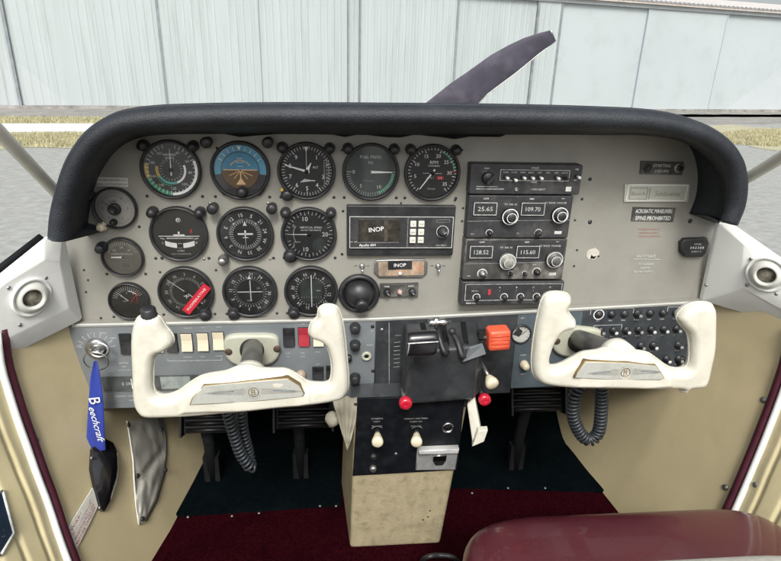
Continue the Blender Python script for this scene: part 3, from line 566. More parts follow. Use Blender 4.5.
x0, x1, z0, z1 = .4235, .5880, -.2055, -.1655
t = radio_body('transponder', 'lowest black box of the radio stack with a row of ringed knobs', x0, x1, z0, z1, -.021, cat='transponder', bev=.002)
U = lambda u: x0+(x1-x0)*u
V = lambda v: z0+(z1-z0)*v
b = Letters(); b.frame(U(.04), U(.98), V(.22), V(.90), .0006, -.0213, MARKD); b.text('XPDR 76A', U(.10), V(.10), .0035, -.0213, MARK); b.text('SBY ON', U(.13), V(.62), .003, -.0213, MARKD); b.rect(U(.26), U(.285), V(.45), V(.68), -.0216, -.021, RED)
for i, s_ in enumerate(('A', 'B', 'C', 'D')): b.text(s_, U(.37+i*.165), V(.76), .004, -.0213, MARKD); b.text('1', U(.37+i*.165), V(.62), .0035, -.0213, MARKD)
b.build(fp(t), t.location)
for u in (.15, .42, .58, .74, .90):
    b = MB(); r = .0052; b.lathe([(r*.85, 0), (r*.8, .007), (r*.55, .0075), (0, .008)], (U(u), -.021, V(.36)), BLK, seg=20, knurl=.07); b.arc(r*.95, r*1.2, 0, 360, -.0216, MARKD, (U(u), V(.36)), 20); part('knob', b, t, t.location)
# INOP annunciator and neighbours
c = W(400, 268, 0); t = thing('annunciator_panel', 'clear-fronted strip with a black INOP tag under the wide receiver', 'indicator', (c.x, 0, c.z))
b = MB(); P = [P2(a, d, -.004) for a, d in ((377, 260), (425, 259), (428, 263), (427, 274), (422, 278), (379, 278), (374, 273), (374, 263))]; b.prism(P, -.004, 0, STEEL, .0015); part('frame', b, t, c)
b = MB(); P = [P2(a, d, -.0045) for a, d in ((378, 262), (424, 261), (424, 275), (379, 276))]; b.prism(P, -.0046, -.003, mat('amber_lamp_strip', (.34, .27, .20), .25, .1, .55, 60, dirt=(.40, .17, .08), dscale=50, damt=.8)); part('lens', b, t, c)
b = MB(); P = [P2(a, d, -.005) for a, d in ((388, 261), (412, 261), (412, 269), (388, 269.5))]; b.prism(P, -.0056, -.0046, BLK); x, z = P2(400, 265, -.0056); b.text('INOP', x, z, .0082, -.0058, MARK, rot=2); part('tag', b, t, c)
b = MB(); x, z = P2(400, 273.5, -.005); b.lathe([(.003, 0), (.0022, .003), (0, .0035)], (x, -.0046, z), MARK, seg=12); part('lamp', b, t, c)
tg = None
for px, py, lab in ((362, 266, 'between the wide receiver and black round outlet'), (438, 266, 'at the far end of the INOP strip')):
    p = W(px, py, 0)
    if tg is None:
        tg = thing('toggle_switch', 'small silver toggle switch ' + lab, 'switch', (p.x, 0, p.z), 'silver toggle switches'); b = MB(); b.lathe([(.0045, 0), (.0045, .0015), (.003, .003), (0, .003)], (0, 0, 0), STEEL, seg=12); part('nut', b, tg); b = MB(); b.lathe([(.0013, .002), (.0022, .011), (0, .0125)], (0, 0, 0), CHR, (.05, -1, -.5), seg=12); part('lever', b, tg); b = Letters(); b.text('OFF', -.010, .0005, .003, -.0005, DARKM); b.text('ON', .009, .0005, .003, -.0005, DARKM); b.build(tg, (0, 0, 0))
    else: dup(tg, (p.x, 0, p.z), 'small silver toggle switch ' + lab)
c = W(399, 290, 0); t = thing('dimmer_panel', 'small black box with two knobs and a red-centred button', 'control box', (c.x, 0, c.z))
b = MB(); P = [P2(a, d, -.005) for a, d in ((380, 284.5), (418.5, 283.5), (418, 296.5), (380, 297))]; b.prism(P, -.006, 0, RADW, .001); part('faceplate', b, t, c)
b = Letters(); x, z = P2(387, 286.5, -.006); b.text('PANEL', x, z, .003, -.0064, MARK); x, z = P2(411, 286, -.006); b.text('RADIO', x, z, .003, -.0064, MARK); b.build(fp(t), c)
for px, py, r, mt in ((387, 291.5, .0058, BLK), (399.5, 291, .0042, mat('pink_lens', (.45, .3, .28), .4)), (412, 291, .0058, BLK)):
    x, z = P2(px, py, -.006); b = MB(); b.lathe([(r, 0), (r*.9, .007), (r*.5, .0085), (0, .0085)], (x, -.006, z), mt, seg=18, knurl=.06); b.line(x, z, x+.003, z-.003, .0008, -.0149, MARKD); part('knob', b, t, c)

# ------------------------------------------------------------------ sub-panels
YS = -.012; KS = (.823-.012)/(.823-.032)
def sx_(x): return .232+(x-.232)*KS
def sz_(z): return .145+(z-.145)*KS
def sub(name, label, x0, x1, mt, zb0, zb1):
    x0, x1, zb0, zb1 = sx_(x0), sx_(x1), sz_(zb0), sz_(zb1)
    t = thing(name, label, 'switch panel', ((x0+x1)/2, YS, -.3)); b = MB()
    b.prism([(x0, zb0), (x1, zb1), (x1, lipz(x1)-.0035), (x0, lipz(x0)-.0035)], YS, -.004, mt, .001); part('panel_plate', b, t, t.location); return t
sp = sub('switch_panel', 'grey metal switch strip with rocker switches and the ignition key', -.1655, .2895, SUB, -.371, -.366)
o = sp.location
def S(px, py): return P2(px, py, YS)
b = Letters()
for s_, px, py, h in (('OFF', 80, 345, .0035), ('R', 83, 337, .004), ('L', 91, 333, .004), ('BOTH', 103, 333, .0035), ('START', 113, 338, .0035), ('BATTERY', 124, 363, .0035), ('AND', 124, 366.5, .003), ('ALTERNATOR', 124, 370, .003), ('LANDING', 188, 357, .003), ('NAV', 203, 356.5, .003), ('STROBE', 219, 356, .003), ('BEACON', 188, 328, .0028), ('TAXI', 203, 327.5, .0028), ('PITOT', 219, 327, .0028), ('FLAP', 288, 353, .0032), ('UP', 288, 356.5, .003),
                     ('FUEL', 303, 353, .0032), ('PUMP', 303, 356.5, .003), ('ON', 303, 324, .003), ('PRIME', 318, 352, .003), ('MAP', 318, 364, .003), ('LIGHT', 355, 334.5, .003), ('PHONE', 370, 345, .003), ('CABIN', 355, 386, .003), ('OFF', 372, 331, .003), ('DIM', 372, 327, .003)):
    x, z = S(px, py); b.text(s_, x, z, h, YS-.0004, MARKD)
for i in range(-4, 5):
    a = math.radians(i*19); x, z = S(97, 350); b.line(x+.022*math.sin(a), z+.022*math.cos(a), x+.030*math.sin(a), z+.030*math.cos(a), .0007, YS-.0004, MARKD)
x, z = S(150, 396.5); b.text('DO NOT TAKE OFF UNLESS FUEL IS IN GREEN', x-.008, z+.002, .0036, YS-.0004, MARKD, width=.090); x, z = S(140, 400); b.text('FUEL QUANTITY MAIN', x, z+.0, .0032, YS-.0004, MARKD)
A = S(168, 361); B = S(222, 360); b.line(*A, *B, .0006, YS-.0004, MARKD); b.line(*A, A[0], A[1]+.004, .0006, YS-.0004, MARKD); b.line(*B, B[0], B[1]+.004, .0006, YS-.0004, MARKD)
b.build(fp(sp), o)
def rocker(px, py, w, h, mt, nm='rocker_switch', lab=None, tilt=.0022):
    x, z = S(px, py); b = MB(); b.rect(x-w/2-.001, x+w/2+.001, z-h/2-.001, z+h/2+.001, YS-.0008, YS+.002, BLK, .001)
    vs = []
    prof = [(-h/2, -.0012), (-h/2, -.0012-tilt*1.6), (-h*.1, -.0016-tilt*.3), (h*.1, -.0016), (h/2, -.0014-tilt*.7), (h/2, -.0012)]
    for zz, yy in prof: vs += [(x-w/2, YS+yy, z+zz), (x+w/2, YS+yy, z+zz)]
    b.add(vs, [(2*i, 2*i+1, 2*i+3, 2*i+2) for i in range(5)]+[tuple(range(0, 12, 2)), tuple(range(11, 0, -2))], mt); part(nm, b, sp, o, lab)
rocker(126, 343.5, .0165, .033, BLK, lab='black rocker'); rocker(158, 343, .0165, .028, CRMR); rocker(172, 342.5, .0165, .030, BLK, lab='black rocker')
for px, py in ((187, 342), (203, 341.5), (218.5, 340.5)): rocker(px, py, .0165, .029, CRMR, lab='cream rocker')
rocker(289, 337, .0165, .030, BLK, lab='black rocker'); rocker(304, 336.5, .0170, .031, REDR, lab='dull red rocker'); rocker(318.5, 339, .0165, .022, CRMR, lab='cream rocker'); rocker(318, 373, .0165, .022, BLK, lab='black rocker'); rocker(331, 372, .0140, .022, BLK, lab='black rocker')
# fuel quantity strip
b = MB(); A = S(104, 391); B = S(198, 373); b.rect(A[0], B[0], A[1], A[1]+.026, YS-.0012, YS+.001, mat('gauge_strip_grey', (.09, .10, .10), .35, .2, .3, 60), .001); b.frame(A[0], B[0], A[1], A[1]+.026, .001, YS-.0016, STEEL)
cx = S(132, 382)[0]; b.text('0  1/4  1/2  F', cx, A[1]+.013, .008, YS-.0016, MARKD, width=.030); b.line(cx, A[1]+.004, cx, A[1]+.022, .001, YS-.0018, MARK)
cx2 = S(175, 380)[0]; b.rect(cx2-.022, cx2+.024, A[1]+.002, A[1]+.024, YS-.0018, YS, mat('pale_gauge_window', (.30, .34, .33), .25, .1, .35, 60, dirt=(.12, .16, .1), dscale=60, damt=.8)); part('fuel_quantity_gauge', b, sp, o)
# ignition lock
c = W(97, 348, YS); b = MB(); b.lathe([(.017, 0), (.017, .003), (.0145, .006), (.0115, .0065), (.0105, .010), (.0085, .011), (0, .010)], c, STEEL, seg=32); part('ignition_lock', b, sp, o)
for px, py in ((355, 327), (355, 344), (355, 377)):
    c = W(px, py, YS); b = MB(); b.lathe([(.0090, 0), (.0090, .002), (.0082, .003), (.0078, .013), (.0065, .0145), (0, .0145)], c, BLK, seg=26, knurl=.08); part('dimmer_knob', b, sp, o)
c = W(366.5, 356, YS); b = MB(); b.lathe([(.0084, 0), (.0084, .0025), (.0062, .0035), (.0040, .0035), (.0038, .001), (0, .001)], c, COLLAR, seg=26); b.lathe([(.0036, .0012), (0, .0013)], c, BLKM, seg=16); part('headset_jack', b, sp, o)
c = W(348.5, 357, YS); b = MB(); b.lathe([(.0055, 0), (.0055, .008), (0, .0085)], c, BLK, seg=20); part('push_button', b, sp, o)
c = W(301, 374, YS); b = MB(); b.lathe([(.0085, 0), (.0085, .003), (.0075, .010), (0, .0115)], c, mat('tan_knob', (.33, .26, .2), .4), seg=24); part('primer_knob', b, sp, o)
for px, py, mt in ((372.5, 326.5, DARKM), (371.5, 388, STEEL), (373, 371, DARKM), (376, 392, DARKM)):
    c = W(px, py, YS); part('panel_screw', screw_mb(mt, .0032, c), sp, o)
# key, ring and ribbon
c = W(98, 352, -.030)
t = thing('key_ring', 'chrome split ring with key in the ignition lock', 'key ring', c)
b = MB(); b.lathe([(.0035, -.004), (.0035, .004)], c, CHR, (0, -1, 0), 10); b.box(c+Vector((0, .006, 0)), (.012, .012, .002), CHR, Matrix.Rotation(.5, 3, 'Y')); part('key', b, t, c)
b = MB(); cc = W(99, 350, -.034); b.tube([cc+Vector((.0135*math.cos(a), .002*math.sin(a), .0105*math.sin(a))) for a in [2*pi*i/32 for i in range(32)]], .0019, CHR, 8, True); part('inner_ring', b, t, c)
b = MB(); cc = W(96, 361, -.040); b.tube([cc+Vector((.0175*math.cos(a), -.003*math.sin(a), .0165*math.sin(a))) for a in [2*pi*i/40 for i in range(40)]], .0012, CHR, 8, True); part('split_ring', b, t, c)
b = MB(); YL = -.050
Lp = [(93.5, 362), (89.5, 380), (88, 400), (87, 425), (86, 452)]; Rp = [(97, 362), (100.5, 380), (103, 400), (105, 425), (106, 449)]
L3 = smooth_path([W(a, c_, YL) for a, c_ in Lp], 6); R3 = smooth_path([W(a, c_, YL) for a, c_ in Rp], 6); n = len(L3); vs = []
for i in range(n):
    k = i/(n-1); 
    for j in range(7):
        u = j/6; p = L3[i].lerp(R3[i], u); p.y += .0025*math.sin(u*pi*1.0+k*2)*(1-k*.6)+.002*math.sin(k*5); vs.append(p)
for i in range(n):
    k = i/(n-1)
    for j in range(7): p = Vector(vs[i*7+j]); p.y += .0012; vs.append(p)
fs = [(i*7+j, i*7+j+7, i*7+j+8, i*7+j+1) for i in range(n-1) for j in range(6)]; fs += [(n*7+i*7+j, n*7+i*7+j+1, n*7+i*7+j+8, n*7+i*7+j+7) for i in range(n-1) for j in range(6)]
fs += [(i*7, n*7+i*7, n*7+i*7+7, i*7+7) for i in range(n-1)]+[(i*7+6, i*7+13, n*7+i*7+13, n*7+i*7+6) for i in range(n-1)]
b.add(vs, fs, BLUE, True); rb = thing('ribbon_tag', 'blue ribbon key tag lettered Beechcraft hanging from the ignition', 'key tag', W(95, 365, YL)); part('ribbon', b, rb, rb.location)
b = MB(); p = W(95, 401, YL-.0035); b.text('B', p.x, p.z, .0235, p.y, MARK, rot=-84); p = W(97, 425, YL-.0035); b.text('eechcraft~', p.x, p.z, .0150, p.y, MARK, rot=-86, width=.064); part('ribbon_lettering', b, rb, rb.location)
# centre black plate + throttle quadrant
tq = thing('throttle_quadrant', 'black central quadrant box with engine levers in slots', 'engine control', (.40, YS, -.33)); o = tq.location
b = MB(); b.prism([(sx_(.290), sz_(-.366)), (sx_(.5165), sz_(-.360)), (sx_(.515), lipz(.51)-.0035), (sx_(.2895), lipz(.29)-.0035)], YS-.001, -.003, QUAD, .001)
A = S(389, 322); b.line(A[0], A[1], S(389, 405)[0], S(389, 405)[1]+.01, .0012, YS-.0016, MARKF); part('backing_plate', b, tq, o)
b = MB()
def hexa(b, F, B_, mt):   # front quad (tl,tr,br,bl), back quad
    b.add(list(F)+list(B_), [(0, 3, 2, 1), (4, 5, 6, 7), (0, 1, 5, 4), (1, 2, 6, 5), (2, 3, 7, 6), (3, 0, 4, 7)], mt)
FT = [W(413, 351, -.105), W(480, 346, -.105), W(474, 400, -.092), W(401, 404, -.092)]; BT = [W(404, 322, -.014), W(477, 320, -.014), W(486, 385, -.014), W(398, 404, -.014)]
hexa(b, FT, BT, QUAD); hs = part('housing', b, tq, o)
md = hs.modifiers.new('b', 'BEVEL'); md.width = .006; md.segments = 4
for (a, c_) in (((417, 344), (424, 332)), ((436, 342), (432, 326)), ((455, 340), (450, 324))):pass
def topP(u, v):  # u across, v from front edge (0) back (1), on the housing's sloping top
    return (FT[0].lerp(FT[1], u)).lerp(BT[0].lerp(BT[1], u), v)+Vector((0, -.0012, .0018))
for u in (.24, .52, .80):
    b = MB(); e = .035; q = [topP(u-e, .1), topP(u+e, .1), topP(u+e, .92), topP(u-e, .92)]; b.add(q, [(0, 1, 2, 3)], BLKM); b.add([p+Vector((0, .002, -.003)) for p in q], [(3, 2, 1, 0)], BLKM); part('slot', b, tq, o)
# lever 1: wide T-handle throttle
lv = MB(); lv.tube(smooth_path([topP(.24, .35), W(424, 350, -.120), W(420, 344, -.135)], 5), .0042, BLK, 8, flat=1.6)
lv.cyl(W(432, 350, -.115), topP(.30, .2), .0035, .0035, STEEL, 10); part('lever_arm', lv, tq, o)
b = MB(); A = W(406, 343, -.150); B = W(437, 341, -.150); d = (B-A)
secs = []
prof = [(-.019, .004), (-.020, -.006), (-.014, -.013), (-.002, -.0135), (.010, -.013), (.0165, -.007), (.0175, .003), (.010, .010), (-.010, .011)]
vs = []; ks = (0, .06, .14, .86, .94, 1)
for k, s_ in zip(ks, (.80, .94, 1, 1, .94, .80)):
    for (zz, yy) in prof: vs.append(A+d*k+Vector((0, yy*s_, zz*s_)))
n = len(prof); fs = [(i*n+j, i*n+(j+1) % n, i*n+n+(j+1) % n, i*n+n+j) for i in range(len(ks)-1) for j in range(n)]+[tuple(range(n-1, -1, -1)), tuple((len(ks)-1)*n+j for j in range(n))]
b.add(vs, fs, mat('glossy_black_handle', (.012, .012, .014), .22, 0, .2, 40, coat=.4), True); hd = part('throttle_handle', b, tq, o); md = hd.modifiers.new('b', 'SUBSURF'); md.levels = 1; md.render_levels = 2
b = MB(); b.tube([A+d*.02+Vector((0, -.0138, .006)), A+d*.5+Vector((0, -.0145, .0065)), A+d*.98+Vector((0, -.0138, .006))], .0009, MARKD, 6); b.tube([A+d*.06+Vector((0, -.014, .007)), A+d*.04+Vector((0, -.012, -.008)), A+d*.01+Vector((0, -.008, -.016))], .0008, MARKF, 6); part('handle_edge', b, tq, o)
# lever 2: silver cross tip
b = MB(); b.tube(smooth_path([topP(.52, .15)+Vector((0, 0, -.004)), W(445, 352, -.108), W(440, 338, -.095), W(438, 326, -.090)], 6), lambda k: .0048-.0012*k, BLK, 8, flat=1.5); part('lever_arm', b, tq, o)
b = MB(); A = W(428, 323, -.092); B = W(449, 322, -.092); b.lathe([(.002, 0), (.006, .002), (.0062, .007), (.0042, .011), (.0048, .016), (.0062, .020), (.006, .025), (.002, (B-A).length)], A, CHR, B-A, 16); b.cyl(W(436, 318, -.092), W(437, 328, -.092), .004, .004, CHR, 12); part('lever_tip', b, tq, o)
# lever 3: thin black
b = MB(); b.tube(smooth_path([topP(.80, .12)+Vector((0, 0, -.004)), W(463, 356, -.110), W(458, 342, -.100), W(452, 332, -.095)], 6), lambda k: .0044-.0008*k, BLK, 8, flat=1.4); b.lathe([(.0055, 0), (.006, .004), (.004, .008), (0, .009)], W(451.5, 331, -.093), BLK, (0, -1, .3), 14); part('lever_arm', b, tq, o)
b = MB(); q = [W(463, 362, -.112), W(470, 349, -.112), W(483, 345, -.105), W(486, 354, -.105)]; b.add(q+[p+Vector((0, .006, 0)) for p in q], [(0, 3, 2, 1), (4, 5, 6, 7), (0, 1, 5, 4), (1, 2, 6, 5), (2, 3, 7, 6), (3, 0, 4, 7)], SUB); part('friction_lever', b, tq, o)
b = MB(); x0, z0 = S(394, 340); x1, z1 = S(404, 372)
for i in range(7): b.line(x0, z0-.0075*i-.004, x0+.010, z0-.0075*i-.003, .0012, YS-.0016, MARKF)
b.text('THROTTLE', S(443, 316.5)[0]+.005, lipz(.4)-.010, .0036, YS-.0016, MARKF); b.text('OPEN', S(398, 335)[0], S(398, 335)[1], .0036, YS-.0016, MARKF); part('plate_lettering', b, tq, o)
b = MB()
for px, py in ((382, 330), (382, 386)): part('panel_screw', screw_mb(STEEL, .0034, W(px, py, YS-.001)), tq, o)
# orange mixture knob
c = W(498, 338, -.085); t = thing('mixture_control', 'orange-red ribbed mixture knob on a short grey stem', 'control knob', c)
b = MB(); b.cyl(W(476, 337, -.062), W(489, 338, -.080), .0048, .0048, DARKM, 14); b.box(W(482, 334, -.070), (.012, .014, .010), DARKM); part('stem', b, t, c)
b = MB(); q = rr(-.0165, .0165, -.0165, .0165, .005); b.M = Matrix.Translation(c) @ Matrix.Rotation(-.05, 4, 'Y')
b.prism(q, -.012, .010, ORK, .005)
for zz in (-.009, -.003, .003, .009): b.tube([(-.0135, -.0122, zz), (.0135, -.0122, zz)], .0012, ORK, 8)
b.rect(-.0105, .012, -.0045, .0005, -.0135, -.010, ORK, .001, .001); part('knob', b, t, c)
# knobs on stems around the quadrant
def stem_knob(name, label, base, tip, r, mt, cat='control knob', smt=STEEL, group=None, tear=False):
    t = thing(name, label, cat, base, group); d = (tip-base); b = MB(); b.cyl(base, base+d*.8, .0032, .0032, smt, 12); part('stem', b, t, base)
    b = MB(); L = r*1.5
    prof = [(r*.35, -L*.9), (r*.6, -L*.6), (r*.95, -.1*L), (r, L*.15), (r*.93, L*.35), (r*.6, L*.48), (0, L*.5)] if tear else [(r*.5, -r*.8), (r*.95, -r*.5), (r, 0), (r*.92, r*.45), (r*.6, r*.62), (r*.25, r*.60), (0, r*.5)]
    b.lathe(prof, tip, mt, d, 26); part('knob', b, t, base); return t
stem_knob('push_pull_knob', 'red push-pull knob under the corner of the black quadrant housing, on the pilot side', W(402, 389, -.075), W(405.5, 403, -.112), .0100, REDK, group='red push-pull knobs')
stem_knob('push_pull_knob', 'red push-pull knob just below the pale teardrop knob', W(479, 389, -.045), W(484.5, 399.5, -.078), .0100, REDK, group='red push-pull knobs')
stem_knob('alternate_air_knob', 'pale ivory teardrop knob between orange knob and red knob', W(481, 362, -.045), W(491.5, 382.5, -.085), .0105, IVOR2, tear=True)
# flap handle
t = thing('flap_handle', 'white angled lever handle at the side of the central console', 'lever', W(475, 440, -.09))
b = MB(); A = [W(467, 405, -.08), W(474, 396, -.08), W(481, 433, -.11), W(473, 447, -.11)]; b.add(A+[p+Vector((.004, .014, 0)) for p in A], [(0, 3, 2, 1), (4, 5, 6, 7), (0, 1, 5, 4), (1, 2, 6, 5), (2, 3, 7, 6), (3, 0, 4, 7)], IVORY); o1 = part('arm', b, t, t.location); md = o1.modifiers.new('b', 'BEVEL'); md.width = .0015; md.segments = 2
b = MB(); A = [W(472, 447, -.115), W(478, 431, -.115), W(488, 430.5, -.12), W(484, 442, -.12)]; b.add(A+[p+Vector((.002, .012, 0)) for p in A], [(0, 3, 2, 1), (4, 5, 6, 7), (0, 1, 5, 4), (1, 2, 6, 5), (2, 3, 7, 6), (3, 0, 4, 7)], IVORY); o1 = part('grip', b, t, t.location); md = o1.modifiers.new('b', 'BEVEL'); md.width = .0012; md.segments = 2
# right sub-panel
rp = sub('switch_panel', 'blue-grey metal strip with small dial behind the second yoke grip', .516, .6215, SUBR, -.352, -.350); o = rp.location
c = W(521, 334, YS); b = MB(); b.lathe([(.0175, -.001), (.0175, .002), (.0155, .004), (.0145, .001), (0, .001)], c, BLK, seg=32); b.arc(0, .0143, 0, 360, c.y-.0012, mat('dial_pale', (.45, .46, .43), .5, 0, .2, 60), (c.x, c.z)); ticks_ = [b.line(c.x+.010*math.sin(a), c.z+.010*math.cos(a), c.x+.0135*math.sin(a), c.z+.0135*math.cos(a), .0008, c.y-.0018, DARKM) for a in [i*.4 for i in range(-5, 6)]]; b.line(c.x-.006, c.z-.004, c.x+.008, c.z+.006, .0012, c.y-.002, DARKM); b.prism([(c.x-.0145, c.z+.0), (c.x-.003, c.z-.004), (c.x+.002, c.z+.006), (c.x-.006, c.z+.0125)], c.y-.0019, c.y-.0012, DIAL); part('small_dial', b, rp, o)
c = W(523.5, 364, YS); b = MB(); b.lathe([(.008, 0), (.0075, .004), (.006, .012), (.0045, .014), (0, .0145)], c, IVOR2, (.1, -1, 0), seg=24); part('dimmer_knob', b, rp, o)
b = Letters(); x, z = S(512, 346); b.line(x, z, x, z-.018, .0008, YS-.0005, MARKD); x, z = S(523, 355); b.text('CABIN', x, z, .0035, YS-.0005, MARKD); x, z = S(523, 374); b.text('HEAT', x, z, .0035, YS-.0005, MARKD); x, z = S(523, 318); b.text('EGT', x, z, .0035, YS-.0005, MARKD); b.build(fp(rp), o)
bp = thing('circuit_breaker_panel', 'dark panel of black push-button circuit breakers in rows', 'breaker panel', (.72, YS, -.28)); o = bp.location
b = MB(); b.prism([(sx_(.6225), sz_(-.350)), (sx_(.812), sz_(-.345)), (sx_(.820), sz_(-.330)), (sx_(.832), lipz(.83)-.0035), (sx_(.6225), lipz(.62)-.0035)], YS, -.004, mat('breaker_panel_dark', (.035, .042, .050), .5, .1, .2, 40, dirt=(.1, .11, .12), dscale=40, damt=.4), .001); part('panel_plate', b, bp, o)
txt = Letters(); rows = [(315.3, 598.5, 12.9, 8), (331.5, 600.5, 12.65, 8), (347.5, 603, 12.5, 8), (361.5, 604, 12.4, 8)]
for ri, (py, px0, dx, n) in enumerate(rows):
    for i in range(n):
        px = px0+dx*i; yy = py-i*.35; c = W(px+1.0, yy, YS-.003); stick = 0 if (ri == 0 and i in (0, 1, 2, 4, 5)) else .007
        if ri == 2 and i == 5: continue
        b = MB(); b.lathe([(.0068, 0), (.0068, .0015), (.0055, .003), (.0042, .0035), (.004, .004+stick), (.0033, .0052+stick), (0, .0052+stick)], (c.x, YS, c.z), BLK, seg=18)
        if stick: b.lathe([(.0030, 0), (.0028, .0004), (0, .0005)], (c.x, YS-.0053-stick, c.z), MARKD if i % 3 else MARKF, seg=12)
        if ri == 0 and i == 0: b.arc(.0078, .0092, 0, 360, YS-.0006, MARK, (c.x, c.z))
        if ri == 3 and i == 7: continue
        part('circuit_breaker', b, bp, o)
        txt.text(['ALT', 'BUS', 'FUEL', 'TURN', 'NAV', 'COM', 'FLAP', 'GEAR'][(i+ri*3) % 8], c.x, c.z-.0112, .0034, YS-.0005, MARKD)
a0 = S(591, 309.5); a1 = S(634, 308); txt.line(*a0, *a1, .0007, YS-.0005, MARKD); txt.line(*a0, a0[0], a0[1]-.009, .0007, YS-.0005, MARKD); txt.line(*a1, a1[0], a1[1]-.009, .0007, YS-.0005, MARKD)
a0 = S(594, 325.5); a1 = S(622, 324.5); txt.line(*a0, *a1, .0007, YS-.0005, MARKD); txt.line(*a0, a0[0], a0[1]-.009, .0007, YS-.0005, MARKD); txt.line(*a1, a1[0], a1[1]-.009, .0007, YS-.0005, MARKD)
a0 = S(668, 307); a1 = S(684, 306.5); txt.line(*a0, *a1, .0007, YS-.0005, MARKD); txt.line(*a0, a0[0], a0[1]-.009, .0007, YS-.0005, MARKD)
txt.build(fp(bp), o)
c = W(681, 361, YS); b = MB(); b.lathe([(.0095, 0), (.0095, .003), (.0075, .006), (.0045, .006), (.004, .002), (0, .002)], c, DARKM, seg=24); part('headset_jack', b, bp, o)
b = MB(); b.lathe([(.006, 0), (.006, .004), (.0035, .006), (.0032, .012), (0, .0125)], W(688, 380, YS-.004), STEEL, seg=18); part('toggle', b, bp, o)

# ------------------------------------------------------------------ yokes
YY = -.190
import numpy as np
def inflate(outline, pad, mt, name, parent, off, step=.0013, r=.0098, T=.0135, TB=.012):
    # rounded solid from an outline in the XZ plane: thickness follows the distance from the edge
    P = np.array([P2(a, c_, YY) for a, c_ in outline]); Q = np.array([P2(a, c_, YY) for a, c_ in pad])
    def sm(P):
        p = [Vector((x, z, 0)) for x, z in P]; return np.array([(v.x, v.y) for v in smooth_path(p, 4, True)])
    P = sm(P)
    def dist(P, G):
        best = np.full(len(G), 9.0); near = np.zeros((len(G), 2)); ins = np.zeros(len(G), bool)
        for i in range(len(P)):
            a, b = P[i], P[(i+1) % len(P)]; ab = b-a; t = np.clip(((G-a)@ab)/max(1e-12, ab@ab), 0, 1); c = a+t[:, None]*ab; d = np.hypot(*(G-c).T)
            k = d < best; best[k] = d[k]; near[k] = c[k]
            cr = ((a[1] > G[:, 1]) != (b[1] > G[:, 1])) & (G[:, 0] < (b[0]-a[0])*(G[:, 1]-a[1])/((b[1]-a[1]) or 1e-12)+a[0]); ins ^= cr
        return best, near, ins
    lo = P.min(0)-2*step; hi = P.max(0)+2*step; nx = int((hi[0]-lo[0])/step)+1; nz = int((hi[1]-lo[1])/step)+1
    X_, Z_ = np.meshgrid(lo[0]+step*np.arange(nx), lo[1]+step*np.arange(nz)); G = np.stack([X_.ravel(), Z_.ravel()], 1)
    d, near, ins = dist(P, G); dq, _, iq = dist(Q, G); I = ins.reshape(nz, nx); N_ = I.copy()
    for a in (-1, 0, 1):
        for c_ in (-1, 0, 1): N_ |= np.roll(np.roll(I, a, 0), c_, 1)
    G2 = np.where(ins[:, None], G, near); dd = np.where(ins, d, 0)
    k = np.clip(dd/r, 0, 1); pr_ = np.sqrt(1-(1-k)**2)
    wob = .0009*np.sin(G[:, 0]*70)*np.sin(G[:, 1]*90)
    pk = np.where(iq, np.clip(dq/.006, 0, 1), 0); pk = pk*pk*(3-2*pk)
    f_ = pr_*(T+wob)+pk*.0035; bk = pr_*TB
    inc = N_.ravel(); idx = -np.ones(len(G), int); idx[inc] = np.arange(inc.sum()); n = int(inc.sum())
    V = [(x, YY-h, z) for (x, z), h in zip(G2[inc], f_[inc])]+[(x, YY+h, z) for (x, z), h in zip(G2[inc], bk[inc])]
    idx = idx.reshape(nz, nx); F = []
    for j in range(nz-1):
        for i in range(nx-1):
            q = (idx[j, i], idx[j, i+1], idx[j+1, i+1], idx[j+1, i])
            if min(q) >= 0 and (I[j, i] or I[j, i+1] or I[j+1, i+1] or I[j+1, i]): F.append(tuple(int(v) for v in q)); F.append(tuple(int(v)+n for v in reversed(q)))
    b = MB(); b.add(V, F, mt, True); o_ = part(name, b, parent, off)
    w_ = o_.modifiers.new('w', 'WELD'); w_.merge_threshold = .00025; s_ = o_.modifiers.new('s', 'SMOOTH'); s_.factor = .5; s_.iterations = 3
    return o_
